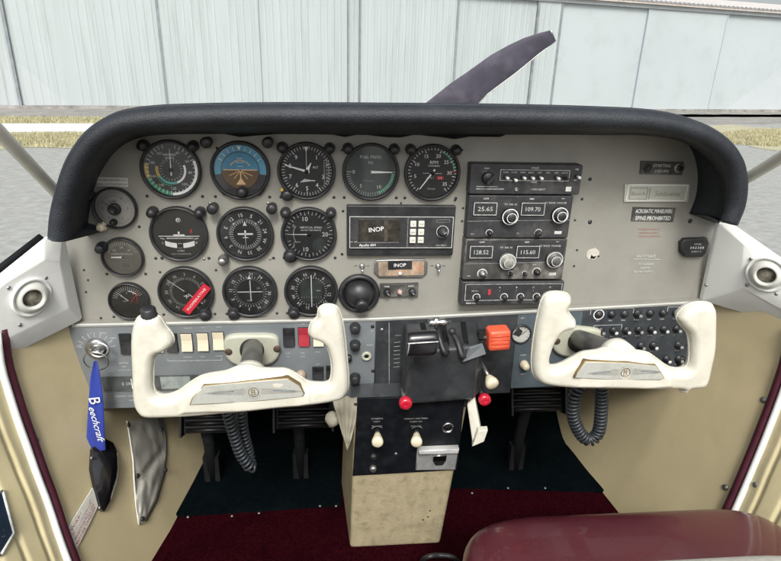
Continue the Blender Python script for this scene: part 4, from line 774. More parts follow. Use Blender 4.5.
def make_yoke(label, tubes, pad, badge, hub, collar, screws, collar_tilt=0):
    c0 = W(*hub, YY); c0 = Vector((c0.x, YY, c0.z)); t = thing('control_yoke', label, 'control yoke', c0, 'ivory control yokes')
    inflate(tubes, pad, IVORY, 'handle', t, c0)
    b = MB(); b.lathe([(.018, 0), (.0225, .005), (.0235, .024)], (c0.x, YY+.030, c0.z+.004), IVORY, seg=32); part('hub', b, t, c0)
    sm_ = MB(); sm_.tube([Vector((p_.x, YY-.0005, p_.y)) for p_ in smooth_path([Vector((*P2(a, c_, YY), 0)) for a, c_ in tubes], 3, True)], .0007, IVORY, 6, True); part('mould_seam', sm_, t, c0)
    # badge: recessed worn plate with brown edge
    Pb = [P2(a, c_, YY-.0178) for a, c_ in badge]; bb = MB(); br = mat('badge_gold_edge', (.26, .19, .09), .4, .5, .15, 60)
    cx = sum(p[0] for p in Pb)/len(Pb); cz = sum(p[1] for p in Pb)/len(Pb)
    out_ = [(cx+(p[0]-cx)*1.018, cz+(p[1]-cz)*1.06) for p in Pb]; bb.prism(out_, YY-.0175, YY-.010, br, .001); bb.prism(Pb, YY-.0178, YY-.012, STEELW, .0008)
    w_ = max(p[0] for p in Pb)-min(p[0] for p in Pb); sl = (Pb[2][1]-Pb[1][1])/(Pb[2][0]-Pb[1][0])*0
    e_ = mat('badge_emblem_ink', (.16, .22, .30), .5, 0, .2, 300); g_ = mat('badge_emblem_brown', (.24, .19, .12), .5, .3, .4, 300)
    for sx in (-1, 1):
        for k in range(5): bb.line(cx+sx*.010, cz+.0055-.0022*k, cx+sx*w_*(.43-.035*abs(k-2)), cz+.0012-.0010*k+.0002*k, .0007, YY-.0181, g_ if k % 2 else MARKF, .0004)
        bb.line(cx+sx*w_*.17, cz+.0015, cx+sx*w_*.37, cz-.0008, .0011, YY-.0182, e_, .0005)
    bb.arc(.0055, .0068, 0, 360, YY-.0182, g_, (cx, cz)); bb.text('B', cx, cz, .0120, YY-.0183, g_); bb.arc(.0090, .0094, 20, 340, YY-.0181, MARKF, (cx, cz)); part('badge', bb, t, c0)
    # shaft from hub to collar
    cc = W(*collar, YS-.006); b = MB(); b.cyl((cc.x, -.004, cc.z), (c0.x, YY+.022, c0.z+.006), .0148, .0148, SHAFT, 32); b.lathe([(.0185, -.002), (.0185, .007), (.0155, .010)], (cc.x, YS-.006, cc.z), DARKM, (c0-cc), 32); part('shaft', b, t, c0)
    # collar plate: rounded oblong
    b = MB(); P = []
    for i in range(40):
        a = 2*pi*i/40; x = .043*math.copysign(abs(math.cos(a))**.62, math.cos(a)); z = .0285*math.copysign(abs(math.sin(a))**.62, math.sin(a))+.003*math.cos(2*a)
        ct, st = math.cos(collar_tilt), math.sin(collar_tilt); P.append((cc.x+x*ct-z*st, cc.z+x*st+z*ct))
    b.prism(P, YS-.009, YS, COLLAR, .005); part('collar_plate', b, t, c0)
    for px, py in screws:
        p = W(px, py, YS-.0095); part('collar_screw', screw_mb(mat('rusty_screw', (.10, .07, .05), .6, .5), .0058, p), t, c0)
    return t, c0
yl, c0 = make_yoke('ivory yoke nearer the ignition key, black push button on its grip',
    [(139, 316), (149, 314), (160, 316), (166, 325), (173, 334), (174, 342), (167, 349), (158, 353), (154.5, 363), (154, 378), (154.5, 387), (158, 393), (166, 394.5), (178, 390.5), (190, 382), (200, 376), (212, 373), (225, 371), (237, 366.5), (250, 365), (261, 368), (275, 368.5), (287, 369), (299, 375), (308, 381), (318, 382.5), (326, 382), (330.5, 377), (331, 362), (327, 347), (321, 340.5), (312, 337), (308.5, 331), (311, 322), (317, 316), (318.5, 308), (325, 304), (335, 305), (340, 311), (344, 327), (347, 355), (349, 383), (345, 394.5), (335, 399), (300, 404), (250, 409), (200, 413.5), (170, 415), (147, 415), (138, 409), (134, 398), (133, 372), (132, 342), (134.5, 325)],
    [(180, 409), (188, 388), (203, 377), (232, 372), (262, 372), (288, 372), (300, 378), (312, 388), (314, 399), (300, 402), (240, 407)],
    [(190, 405), (193, 398), (204, 386), (250, 382), (287, 379), (299, 386), (304, 394), (302, 397), (250, 402)], (248, 388), (252, 349), ((228.5, 352), (277, 349)))
b = MB(); p = W(150, 319, YY); b.lathe([(.0098, -.003), (.0098, .006), (.0088, .0075), (.0088, .014), (.007, .0155), (0, .0155)], p, BLK, (0, -.15, 1), 26, knurl=.05); part('push_button', b, yl, c0)
yr, c1 = make_yoke('ivory yoke beside the circuit breakers, its shaft bare and slanting in view',
    [(545, 294), (556, 291), (567, 293), (570.5, 300), (567, 308), (570, 314), (575, 321), (572, 327), (562, 330), (556, 337), (551, 348), (548.5, 358), (550, 364.5), (559, 364), (573, 357), (583, 352), (597, 350), (608, 347), (618, 350), (644, 351), (655, 357), (664.5, 364), (673, 367.5), (683, 367.5), (688, 361), (688.5, 344), (686, 332), (679, 324), (676, 316), (683, 307), (694, 302), (708, 302), (713.5, 308), (714, 325), (713, 345), (710, 364), (706, 379), (700, 385.5), (687, 387.5), (686, 391.5), (679, 391), (677, 387.5), (640, 387), (576, 386), (545, 383), (534, 376), (531, 362), (533, 338), (539, 306)],
    [(570, 384), (574, 371), (586, 357), (610, 354), (642, 356), (654, 362), (668, 372), (668, 383), (640, 385), (600, 384)],
    [(575, 378), (578, 372), (586, 362), (628, 363), (656, 366), (662, 374), (664, 378), (660, 380), (618, 380)], (622, 364), (578, 341), ((557, 341.5), (591, 339.5)), -.12)
# ------------------------------------------------------------------ console (pedestal)
YP = -.062
pd = thing('console', 'tan vinyl covered central console running down to the carpet', 'console', (.335, YP, -.65)); o = pd.location
def Pp(px, py, Y=YP): p = W(px, py, Y); return (p.x, p.z)
b = MB(); TL, TR, BR, BL = Pp(355, 398), Pp(466, 396), Pp(440, 546), Pp(350, 554)
zt = -.36; xs = [(TL[0], zt), (TR[0]+.004, zt), (BR[0], -.652), (BL[0], -.652)]
ins = .012
F_ = [(xs[0][0], YP, xs[0][1]), (xs[1][0], YP, xs[1][1]), (xs[2][0], YP, xs[2][1]), (xs[3][0], YP, xs[3][1])]
F_ = [Vector(p) for p in F_]; Bk = [F_[0]+Vector((-.012, .15, 0)), F_[1]+Vector((.006, .15, 0)), F_[2]+Vector((.006, .17, 0)), F_[3]+Vector((-.014, .17, 0))]
hexa(b, F_, Bk, TANP); cs = part('vinyl_cover', b, pd, o); md = cs.modifiers.new('b', 'BEVEL'); md.width = .006; md.segments = 3
b = MB(); KP = [Pp(352.5, 475), Pp(353, 470), Pp(357.5, 398), Pp(465, 395), Pp(462, 420), Pp(457, 469)]; b.prism(KP, YP-.003, YP+.001, mat('console_face_black', (.004, .005, .007), .5, 0, .25, 50, spec=.22, dirt=(.03, .035, .04), dscale=40, damt=.3), .0008); part('face_plate', b, pd, o)
b = MB(); q_ = [Vector((KP[0][0]-.002, YP-.0025, -.352)), Vector((KP[3][0]+.004, YP-.0025, -.352)), Vector((KP[3][0]+.004, YP-.002, -.3645)), Vector((KP[0][0]-.002, YP-.002, -.3645))]; hexa(b, q_, [p+Vector((0, YS-.0015-YP, .006)) for p in q_], QUAD); part('upper_fairing', b, pd, o)
b = Letters()
for s_, px, py, h, w_ in (('CABIN', 377, 418.5, .0038, .018), ('HEAT', 377, 421.5, .0034, .010), ('DEFROST AND FRESH', 416, 418.5, .0038, .038), ('CABIN AIR', 416, 421.5, .0034, .020), ('PULL ON', 377, 426, .003, .016), ('PULL ON', 416, 426, .003, .016)):
    x, z = Pp(px, py, YP-.0032); b.text(s_, x, z, h, YP-.0036, MARKF, width=w_)
for px in (377, 417):
    x, z = Pp(px, 432, YP-.0032); b.arc(.0105, .0113, -50, 50, YP-.0036, MARKF, (x, z))
b.build(fp(pd), o)
for px, py in ((377.5, 437), (416.5, 437)):
    b = MB(); p = W(px, py-7, YP-.003); q = W(px, py+1.5, YP-.024); b.cyl(p, p.lerp(q, .6), .0045, .0045, DARKM, 14); d = q-p
    b.lathe([(.0045, -.012), (.0058, -.006), (.0085, .004), (.0092, .008), (.0085, .0115), (.006, .013), (0, .0132)], q, IVOR2, d, 26); part('pull_knob', b, pd, o)
c = W(448, 427.5, YP-.003); b = MB(); b.lathe([(.0095, 0), (.0095, .002), (.0072, .002), (.0072, -.0015)], c, CHR, seg=30); b.lathe([(.0071, .0003), (0, .0004)], c, BLKM, seg=24); part('lighter_socket', b, pd, o)
for px, py, mt in ((373.5, 455.5, DARKM), (373, 467.5, STEEL)):
    c = W(px, py, YP-.003); b = MB(); b.lathe([(.0058, 0), (.0058, .003), (.0045, .0075), (.003, .008), (0, .0082)], c, mt, seg=20); part('jack', b, pd, o)
part('face_screw', screw_mb(STEEL, .0028, W(396, 454, YP-.003)), pd, o)
b = MB(); A = [Pp(418, 449.5, YP-.01), Pp(459, 448, YP-.01), Pp(456, 471, YP-.01), Pp(415.5, 471.5, YP-.01)]; ASH = mat('ashtray_silver', (.36, .37, .37), .3, .45, .2, 60, .2, 300, dirt=(.12, .12, .12), dscale=50, damt=.6); b.prism(A, YP-.009, YP, ASH, .003); part('ashtray_body', b, pd, o)
b = MB(); A = [Pp(419, 449.5, YP-.012), Pp(459, 448, YP-.012), Pp(458, 452.5, YP-.012), Pp(418.5, 453.5, YP-.012)]; b.prism(A, YP-.016, YP-.004, mat('ashtray_lid_silver', (.58, .59, .58), .3, .3, .1, 60), .002); b.prism([Pp(433, 456, YP-.012), Pp(447, 455.5, YP-.012), Pp(446, 461.5, YP-.012), Pp(433, 462, YP-.012)], YP-.0125, YP-.008, CHR, .001); b.prism([Pp(434, 463, YP-.0112), Pp(445, 462.5, YP-.0112), Pp(443, 465.5, YP-.0112), Pp(436, 466, YP-.0112)], YP-.0105, YP-.008, BLKM); part('ashtray_lid', b, pd, o)
for px, py in ((430, 511), (428, 517), (423, 520)): b = MB(); p = W(px, py, YP-.0006); b.lathe([(.0016, 0), (0, .0008)], p, BLKM, seg=8); part('vinyl_hole', b, pd, o)
# pale fabric boot beside the console
def cloth(px_l, px_r, Y, name, label, cat):
    b = MB(); L3 = smooth_path([W(a, c_, Y+dy) for a, c_, dy in px_l], 6); R3 = smooth_path([W(a, c_, Y+dy) for a, c_, dy in px_r], 6); n = len(L3); m_ = 14; vs = []
    for i in range(n):
        for j in range(m_+1):
            u = j/m_; p = L3[i].lerp(R3[i], u); p.y += .004*math.sin(u*13+i*.25)*math.sin(u*pi)+.004*mnoise.noise(p*60); vs.append(p)
    N0 = len(vs); vs += [Vector(p)+Vector((0, .0015, 0)) for p in vs]
    fs = [(i*(m_+1)+j, i*(m_+1)+j+m_+1, i*(m_+1)+j+m_+2, i*(m_+1)+j+1) for i in range(n-1) for j in range(m_)]; fs += [tuple(N0+k for k in reversed(f)) for f in fs]
    b.add(vs, fs, CLOTH, True); c_ = L3[0]; return solo(name, b, label, cat, c_)
cloth([(332, 398, 0), (338, 420, 0), (344, 440, 0), (346.5, 449, 0)], [(357, 398, 0), (356, 420, 0), (351, 440, 0), (347.5, 450, 0)], -.064, 'fabric_boot', 'crumpled pale cloth strip draped at the upper edge of the console', 'cloth')
b = MB(); p = W(333, 419, -.05); b.lathe([(0, -.013), (.008, -.011), (.013, -.002), (.012, .006), (.007, .011), (0, .012)], p, CLOTH, (.6, -.5, .5), 18); 
for i, v_ in enumerate(b.v): b.v[i] = v_+Vector((mnoise.noise(v_*90), mnoise.noise(v_*90+Vector((5, 0, 0))), mnoise.noise(v_*90+Vector((0, 9, 0)))))*.003
solo('cloth_wad', b, 'lumpy wad of pale cloth tucked under the yoke by the console', 'cloth', p)
# ------------------------------------------------------------------ pedals
def pedal(label, cx, cz, yb, w, h, full=True):
    t = thing('rudder_pedal', label, 'pedal', (cx, yb, -.65), 'rudder pedals'); o = t.location; PM = mat('pedal_rubber', (.007, .007, .008), .4, 0, .2, 50, spec=.35)
    R = Matrix.Rotation(math.radians(-22), 3, 'X'); c = Vector((cx, yb, cz)); b = MB(); b.box(c, (w, .008, h), PM, R)
    for k in range(4):
        z = h*(-.38+.25*k); b.tube([c+R @ Vector((-w/2+.004, -.007, z)), c+R @ Vector((w/2-.004, -.007, z))], .0046, PM, 8)
    part('foot_pad', b, t, o)
    for sx in (-1, 1):
        b = MB(); b.box(c+R @ Vector((sx*(w/2+.003), -.006, 0)), (.004, .028, h*1.15), PM, R); part('side_flange', b, t, o)
    b = MB(); b.tube([c+Vector((-.012, .01, -.01)), (cx-.012, yb+.03, -.56), (cx-.012, yb+.035, -.648)], .011, BLKM, 10); b.box((cx-.012, yb+.035, -.615), (.030, .020, .06), BLKM); part('pedal_arm', b, t, o)
    b = MB(); b.tube([c+Vector((w*.3, .012, .0)), (cx+w*.3, yb+.07, -.46), (cx+w*.3, yb+.12, -.40)], .006, BLKM, 8); part('push_rod', b, t, o)
    return t
p1, p2 = W(209, 419, .09), W(304, 415, .09); pedal('black ribbed rudder pedal nearest the side wall, under the key yoke', p1.x, p1.z, .09, .088, .050)
pedal('black ribbed rudder pedal between coiled cord and console', p2.x, p2.z, .09, .102, .048)
p3 = W(536, 399, .09); pedal('black ribbed rudder pedal beyond the console, by the hanging cord loop', p3.x, p3.z, .09, .100, .048)
# ------------------------------------------------------------------ coiled cords
def coil(path, R_, r_, turns_per_m, name, label, ext=()):
    P = smooth_path(path, 14); L = [0]
    for i in range(1, len(P)): L.append(L[-1]+(P[i]-P[i-1]).length)
    tot = L[-1]; n = int(tot*turns_per_m*12); pts = []; ref = None; k = 0
    for i in range(n+1):
        s_ = tot*i/n
        while k < len(L)-2 and L[k+1] < s_: k += 1
        u = (s_-L[k])/max(1e-9, L[k+1]-L[k]); p = P[k].lerp(P[k+1], u); tg_ = (P[k+1]-P[k]).normalized()
        if ref is None: ref = tg_.orthogonal().normalized()
        ref = (ref-tg_*ref.dot(tg_)).normalized(); bb = tg_.cross(ref); a = 2*pi*i/12; pts.append(p+(ref*math.cos(a)+bb*math.sin(a))*R_)
    b = MB(); b.tube(pts, r_, CORD, 7); 
    return solo(name, b, label, 'cord', path[0], 'coiled cords under the yokes')
YC = -.10
coil([W(226, 406, YC), W(232, 428, YC), (W(240, 452, YC)), W(249, 466, YC), W(251, 467, YC+.004), W(249, 455, YC+.02), W(243, 430, YC+.02), W(241, 408, YC+.02)], .0070, .0024, 150, 'coiled_cord', 'dark coiled cord hanging in a narrow loop under the key-side yoke')
YC = -.13
coil([W(583, 383, YC), W(575, 396, YC), W(573, 415, YC), W(580, 433, YC), W(589, 440, YC), W(598, 433, YC), W(601, 415, YC), W(602, 383, YC)], .0078, .0024, 160, 'coiled_cord', 'dark coiled cord hanging in a wide loop over the tan side wall')
# ------------------------------------------------------------------ glareshield
g = thing('glareshield', 'dark padded vinyl hood arching over the instrument panel', 'glareshield', (.34, 0, .09)); o = g.location
outer = [(44, 237), (46, 215), (53, 185), (64, 156), (83, 130), (110, 113.5), (145, 107), (200, 104.5), (280, 103.5), (390, 104), (500, 105), (600, 107.5), (660, 111), (700, 120), (728, 135), (745, 155), (750.5, 180), (748, 205), (740, 225.5)]
inner = [(87, 236), (89, 215), (93, 192), (101, 172), (115, 152), (133, 140), (158, 135), (205, 134), (280, 134), (390, 135), (500, 134.5), (600, 135), (645, 135.5), (680, 141), (700, 155), (712, 175), (718, 195), (719.5, 210), (719, 224)]
YLIP = -.112
O3 = smooth_path([W(a, c_, YLIP+.004) for a, c_ in outer], 6); I3 = smooth_path([W(a, c_, -.002) for a, c_ in inner], 6); n = len(O3)
cen = Vector((.33, 0, -.08)); b = MB(); vs = []; rows = None
for i in range(n):
    Oo, Ii = O3[i], I3[i]; rad = Vector((Oo.x-cen.x, 0, Oo.z-cen.z)); 
    # outward normal in XZ from tangent
    tg_ = O3[min(i+1, n-1)]-O3[max(i-1, 0)]; nn = Vector((-tg_.z, 0, tg_.x)).normalized()
    if nn.dot(rad) < 0: nn = -nn
    th = .018
    A0 = Vector((Ii.x, -.002, Ii.z)); Li = Oo-nn*th*1.5; Li = Vector((Li.x, YLIP+.010, Li.z))
    c_ = Oo-nn*th*.75; row = [A0, A0.lerp(Li, .35), A0.lerp(Li, .7), Li]
    for a in (205, 235, 270, 305, 335, 365, 395):   # padded lip section, round towards the pilot
        q = math.radians(a); row.append(Vector((c_.x, YLIP+.012, c_.z))+nn*math.cos(q-pi/2*0)*0+nn*(-math.cos(math.radians(a-180)))*th*.75+Vector((0, -1, 0))*max(-.2, math.sin(math.radians(a-180)))*(.024 if a > 270 else .016)-Vector((0, -1, 0))*(.008 if a > 270 else 0))
    top = Vector((Oo.x, YLIP+.014, Oo.z))
    row.append(top+Vector((0, .012, -.000))+nn*.0005)
    for (dy, dz, nx) in ((.06, -.004, -.002), (.16, -.018, -.012), (.32, -.048, -.03), (.56, -.095, -.06)): row.append(Vector((Oo.x, YLIP+.014+dy, Oo.z+dz))+Vector((-(1 if Oo.x > .34 else -1)*abs(nx)*min(1, abs(Oo.x-.34)/.35), 0, 0)))
    vs += row; rows = len(row)
fs = [(i*rows+k, i*rows+k+1, (i+1)*rows+k+1, (i+1)*rows+k) for i in range(n-1) for k in range(rows-1)]
fs += [tuple(range(rows)), tuple((n-1)*rows+k for k in range(rows-1, -1, -1))]
b.add(vs, fs, GLARE, True); go = part('padding', b, g, o)
# seam line where the vinyl folds under
b = MB(); b.tube([O3[i]*.35+Vector((vs[i*rows+3].x, vs[i*rows+3].y, vs[i*rows+3].z))*.65+Vector((0, -.004, 0)) for i in range(2, n-2)], .0012, GLARE, 6); part('piping', b, g, o)

# ------------------------------------------------------------------ side walls (curved shells)
def Bz(z): return .095*max(0, min(1.3, (-.24-z)/.41))**1.5
def flare(y, z, k): return (k*(1-math.exp(y/.27))-.04*y)*(1-.6*max(0, min(1, (-.24-z)/.41))) if y < 0 else -y*.13
def XL(y, z): return -.168-flare(y, z, .125)+Bz(z)
def XR(y, z): return .848+flare(y, z, .085)-Bz(z)*.85
def hit(px, py, side, off=0):
    d = ray(px, py); X = XL if side < 0 else XR; lo, hi = .05, 3.0
    f = lambda t: (CP+d*t).x-(X((CP+d*t).y, (CP+d*t).z)-side*off)
    a = .3
    for k in range(200):
        t = .2+k*.01
        if f(t)*side > 0: lo, hi = t-.01, t; break
    else: return CP+d*1.0
    for _ in range(30):
        m_ = (lo+hi)/2
        if f(m_)*side > 0: hi = m_
        else: lo = m_
    return CP+d*hi
def wnorm(p, side):
    X = XL if side < 0 else XR; e = .002; dy = (X(p.y+e, p.z)-X(p.y-e, p.z))/(2*e); dz = (X(p.y, p.z+e)-X(p.y, p.z-e))/(2*e)
    n_ = Vector((1, -dy, -dz)).normalized(); return n_ if side < 0 else -n_
SeamL = [hit(a, c_, -1) for a, c_ in ((2, 352), (12, 392), (30, 445), (50, 500), (69, 556))]
SeamR = [hit(a, c_, 1) for a, c_ in ((780, 388), (768, 420), (752, 460), (735, 500))]
def ext(S_, zlo, zhi):
    S_ = sorted(S_, key=lambda p: p.z); a, b_ = S_[0], S_[1]; c_, d_ = S_[-2], S_[-1]
    s0 = (b_.y-a.y)/(b_.z-a.z); s1 = (d_.y-c_.y)/(d_.z-c_.z); return [(zlo, a.y+(zlo-a.z)*s0)]+[(p.z, p.y) for p in S_]+[(zhi, d_.y+(zhi-d_.z)*s1)]
def interp(T, z):
    for (z0, y0), (z1, y1) in zip(T, T[1:]):
        if z0 <= z <= z1: return y0+(y1-y0)*(z-z0)/(z1-z0)
    return T[0][1] if z < T[0][0] else T[-1][1]
SILL = -.19
def sill(y): return SILL+max(0, min(.09, (y+.06)*1.5))
for side, S_, nm in ((-1, SeamL, 'key side'), (1, SeamR, 'breaker side')):
    T = ext(S_, -.66, -.05); X = XL if side < 0 else XR
    def grid(yfun0, yfun1, ny, nz, mt, off=0, quilt=False):
        b = MB(); vs = []
        for k in range(nz+1):
            z = -.66+(sill(-.1)+.66)*k/nz
            for j in range(ny+1):
                fr_ = j/ny if not quilt else 1-(1-j/ny)**2; y = yfun0(z)+(yfun1(z)-yfun0(z))*fr_; zz = z if k < nz else sill(y); h = off
                if quilt:
                    u = interp(T, z)-y; g_ = lambda d, w_: math.exp(-(d/w_)**2); c1 = (u/.034) % 1; c1 = min(c1, 1-c1)*.034
                    v = z+.42+(y+.3)*1.1; h += .007*min(1, u/.03); h -= min(1, u/.02)*(.0045*g_(c1, .0035)+.006*g_(v, .004)+.005*g_(v-.014, .004)); h += .003*mnoise.noise(Vector((y*16, z*16, 3)))*min(1, u/.03)-.001
                else: h += .0012*mnoise.noise(Vector((y*7, z*7, 2+side)))
                p = Vector((X(y, zz), y, zz)); p += wnorm(p, side)*h; vs.append(p)
        b.add(vs, [(k*(ny+1)+j, k*(ny+1)+j+1, (k+1)*(ny+1)+j+1, (k+1)*(ny+1)+j) for k in range(nz) for j in range(ny)], mt, True); return b
    sw = thing('side_wall', 'tan vinyl cabin side wall panel on the %s, ahead of the door seam' % nm, 'wall panel', (X(0, -.65), 0, -.65), 'tan cabin side wall panels')
    part('wall_lining', grid(lambda z: interp(T, z), lambda z: .47, 60, 50, TAN), sw, sw.location)
    dr = thing('cabin_door', 'cream quilted door lining behind the maroon seam on the %s' % nm, 'door', (X(-.4, -.65), -.4, -.65), 'quilted door linings')
    part('door_lining', grid(lambda z: -1.15, lambda z: interp(T, z)-.006, 300, 160, CREAM, .0, True), dr, dr.location)
    # seam strips
    pts = [Vector((X(y, z), y, z)) for z, y in [(z, interp(T, z)) for z in [-.655+.02*i for i in range(27)]]]
    pts = [p for p in pts if p.z < sill(p.y)+.0]
    b = MB(); b.tube([p+wnorm(p, side)*.001+Vector((0, .004, 0)) for p in pts], .0082, MARP, 12, flat=.9); part('maroon_seal', b, sw, sw.location)
    b = MB(); b.tube([p+wnorm(p, side)*.002+Vector((0, -.0085, 0)) for p in pts], .0048, WHITE, 10); part('white_edge', b, dr, dr.location)
    tgt = [(36, 441), (90, 470)] if side < 0 else [(763.5, 400), (725.5, 487.5), (757, 485)]
    for px, py in (tgt[:1] if side < 0 else tgt):
        p = hit(px, py, side); n_ = wnorm(p, side); par = dr if (px, py) == (757, 485) else sw
        part('trim_screw', screw_mb(STEEL, .0048, p+n_*(.004 if par is dr else .001), n_), par, par.location)
    if side > 0: continue
    b = MB(); b.tube([W(44.5, 236.5, -.05)+Vector((-.004, 0, .0)), W(22, 254, -.076)+Vector((-.004, 0, 0)), W(0, 271, -.098)+Vector((-.004, 0, 0)), W(-60, 310, -.148)+Vector((-.004, 0, 0))], .0048, BLKM, 8); part('window_seal', b, dr, dr.location)
def wall_poly(pxs, side, h, mt, b=None, bev=True):
    b = b or MB(); P = [hit(a, c_, side, .0015) for a, c_ in pxs]; c_ = sum(P, Vector())/len(P); n_ = wnorm(c_, side); n = len(P)
    Q = [p+n_*h for p in P]; b.add(P+Q, [(i, (i+1) % n, n+(i+1) % n, n+i) for i in range(n)]+[tuple(range(n, 2*n))], mt); return b, c_, n_, Q
# emblem on the door lining
b, c_, n_, Q = wall_poly([(-26, 505), (-2, 492), (9.5, 534), (-4, 556), (-26, 560)], -1, .007, mat('emblem_navy', (.01, .025, .05), .3, 0, .2, 60, coat=.4))
for i in range(len(Q)): b.tube([Q[i], Q[(i+1) % len(Q)]], .0018, MARKD, 8)
p_ = hit(-2, 520, -1, .009); b.tube([p_, hit(4, 532, -1, .009)], .0006, MARKD, 5); b.tube([hit(-3, 538, -1, .009), hit(5, 536, -1, .009)], .0006, MARKD, 5)
solo('door_emblem', b, 'dark blue angular badge with silver rim on the quilted door', 'badge', c_)
# black scoop
sco = [(90, 450), (95, 443), (103, 439.5), (110, 443), (115, 453), (116.5, 468), (114, 485), (108, 500), (101, 512), (98, 509), (93, 490), (89, 470)]
t = thing('fuel_selector_cover', 'black crescent-shaped cover on the tan wall below the ribbon', 'cover', hit(103, 475, -1)); GBL = mat('glossy_black_cover', (.008, .008, .01), .16, 0, .2, 30, coat=.6)
b, c_, n_, Q = wall_poly(sco, -1, .006, GBL); part('rim', b, t, t.location)
b = MB(); n = len(Q); cc = sum(Q, Vector())/n; r1 = [cc+(p-cc)*.82+n_*.003 for p in Q]; r2 = [cc+(p-cc)*.45+n_*.009 for p in Q]; b.add(Q+r1+r2+[cc+n_*.010], [(i, (i+1) % n, n+(i+1) % n, n+i) for i in range(n)]+[(n+i, n+(i+1) % n, 2*n+(i+1) % n, 2*n+i) for i in range(n)]+[(2*n+i, 2*n+(i+1) % n, 3*n) for i in range(n)], GBL, True); part('shell', b, t, t.location)
for px, py in ((92, 458), (112, 461), (104, 497), (100, 508)): p = hit(px, py, -1, .008); part('screw', screw_mb(STEEL, .0028, p, n_), t, t.location)
# placard on the wall
pl = [(66, 530), (92, 488), (98.5, 504), (95, 511), (76, 549), (70, 545)]
b, c_, n_, Q = wall_poly(pl, -1, .0015, LABEL)
def wtext(b, s_, pa, pb, h, mt, side, off=.0036):
    A = hit(*pa, side, off); B = hit(*pb, side, off); u = (B-A).normalized(); n_ = wnorm((A+B)/2, side); v_ = n_.cross(u).normalized()
    if v_.z < 0 and abs(v_.z) > .3: v_ = -v_
    V_, F_ = glyphs(s_); w0 = max(p[0] for p in V_)-min(p[0] for p in V_); x0 = min(p[0] for p in V_); k = (B-A).length/w0
    b.add([A+u*((p[0]-x0)*k)+v_*((p[1]-.35)*h) for p in V_], F_, mt)
rk = mat('red_print', (.38, .06, .06), .6)
for i, s_ in enumerate(('WARNING', 'NO SMOKING NEAR FUEL', 'SELECTOR FULL ON', 'BEFORE TAKEOFF')):
    k = i/3; wtext(b, s_, (71+6*k, 531+13*k), (90+5*k, 499+8*k), .0055 if i else .0068, rk if i != 0 else RED, -1)
solo('placard', b, 'slanted white placard with red print low on the tan side wall', 'placard', c_, 'placards on the side wall')
for px, py in ((69.5, 533), (76, 545), (93.5, 492), (94.5, 505)): p = hit(px, py, -1, .003); 
# silver pouch
lp = [(127, 421), (130, 440), (133, 460), (134, 480), (136, 505), (139, 525)]; rpp = [(161, 416), (165, 435), (166, 452), (164, 475), (157, 500), (146, 521)]
b = MB(); n = 30; m_ = 20; vs = []
def lerpl(Pl, k): k *= len(Pl)-1; i = min(int(k), len(Pl)-2); f = k-i; return (Pl[i][0]*(1-f)+Pl[i+1][0]*f, Pl[i][1]*(1-f)+Pl[i+1][1]*f)
for i in range(n+1):
    A = lerpl(lp, i/n); B = lerpl(rpp, i/n)
    for j in range(m_+1):
        u = j/m_; px = A[0]*(1-u)+B[0]*u; py = A[1]*(1-u)+B[1]*u; k = i/n
        fold = .010*max(0, 1-abs((k-.52)+(u-.5)*.32)*14) if k > .2 else 0
        h = .002+.0045*math.sin(u*pi)**.6*(1 if k < .98 else .3)+.0028*mnoise.noise(Vector((u*5, k*7, 1)))-fold+(.004 if k+.32*(u-.5) > .52 else 0); vs.append(hit(px, py, -1, max(.0012, h)))
b.add(vs, [(i*(m_+1)+j, (i+1)*(m_+1)+j, (i+1)*(m_+1)+j+1, i*(m_+1)+j+1) for i in range(n) for j in range(m_)], POUCH, True)
t = thing('map_pouch', 'crinkled silver-grey pouch screwed to the tan side wall', 'pouch', hit(148, 470, -1)); part('pouch_sheet', b, t, t.location)
b = MB(); b.tube([hit(*lerpl(lp, i/20), -1, .003) for i in range(21)], .0016, LABEL, 6); b.tube([hit(*lerpl(rpp, i/20), -1, .003) for i in range(21)], .0016, DARKM, 6); part('pouch_edge', b, t, t.location)
for px, py in ((129, 425), (162, 429), (166, 470), (138, 476), (143, 519)): p = hit(px, py, -1, .012); part('screw', screw_mb(BLK, .0042, p, wnorm(p, -1)), t, t.location)

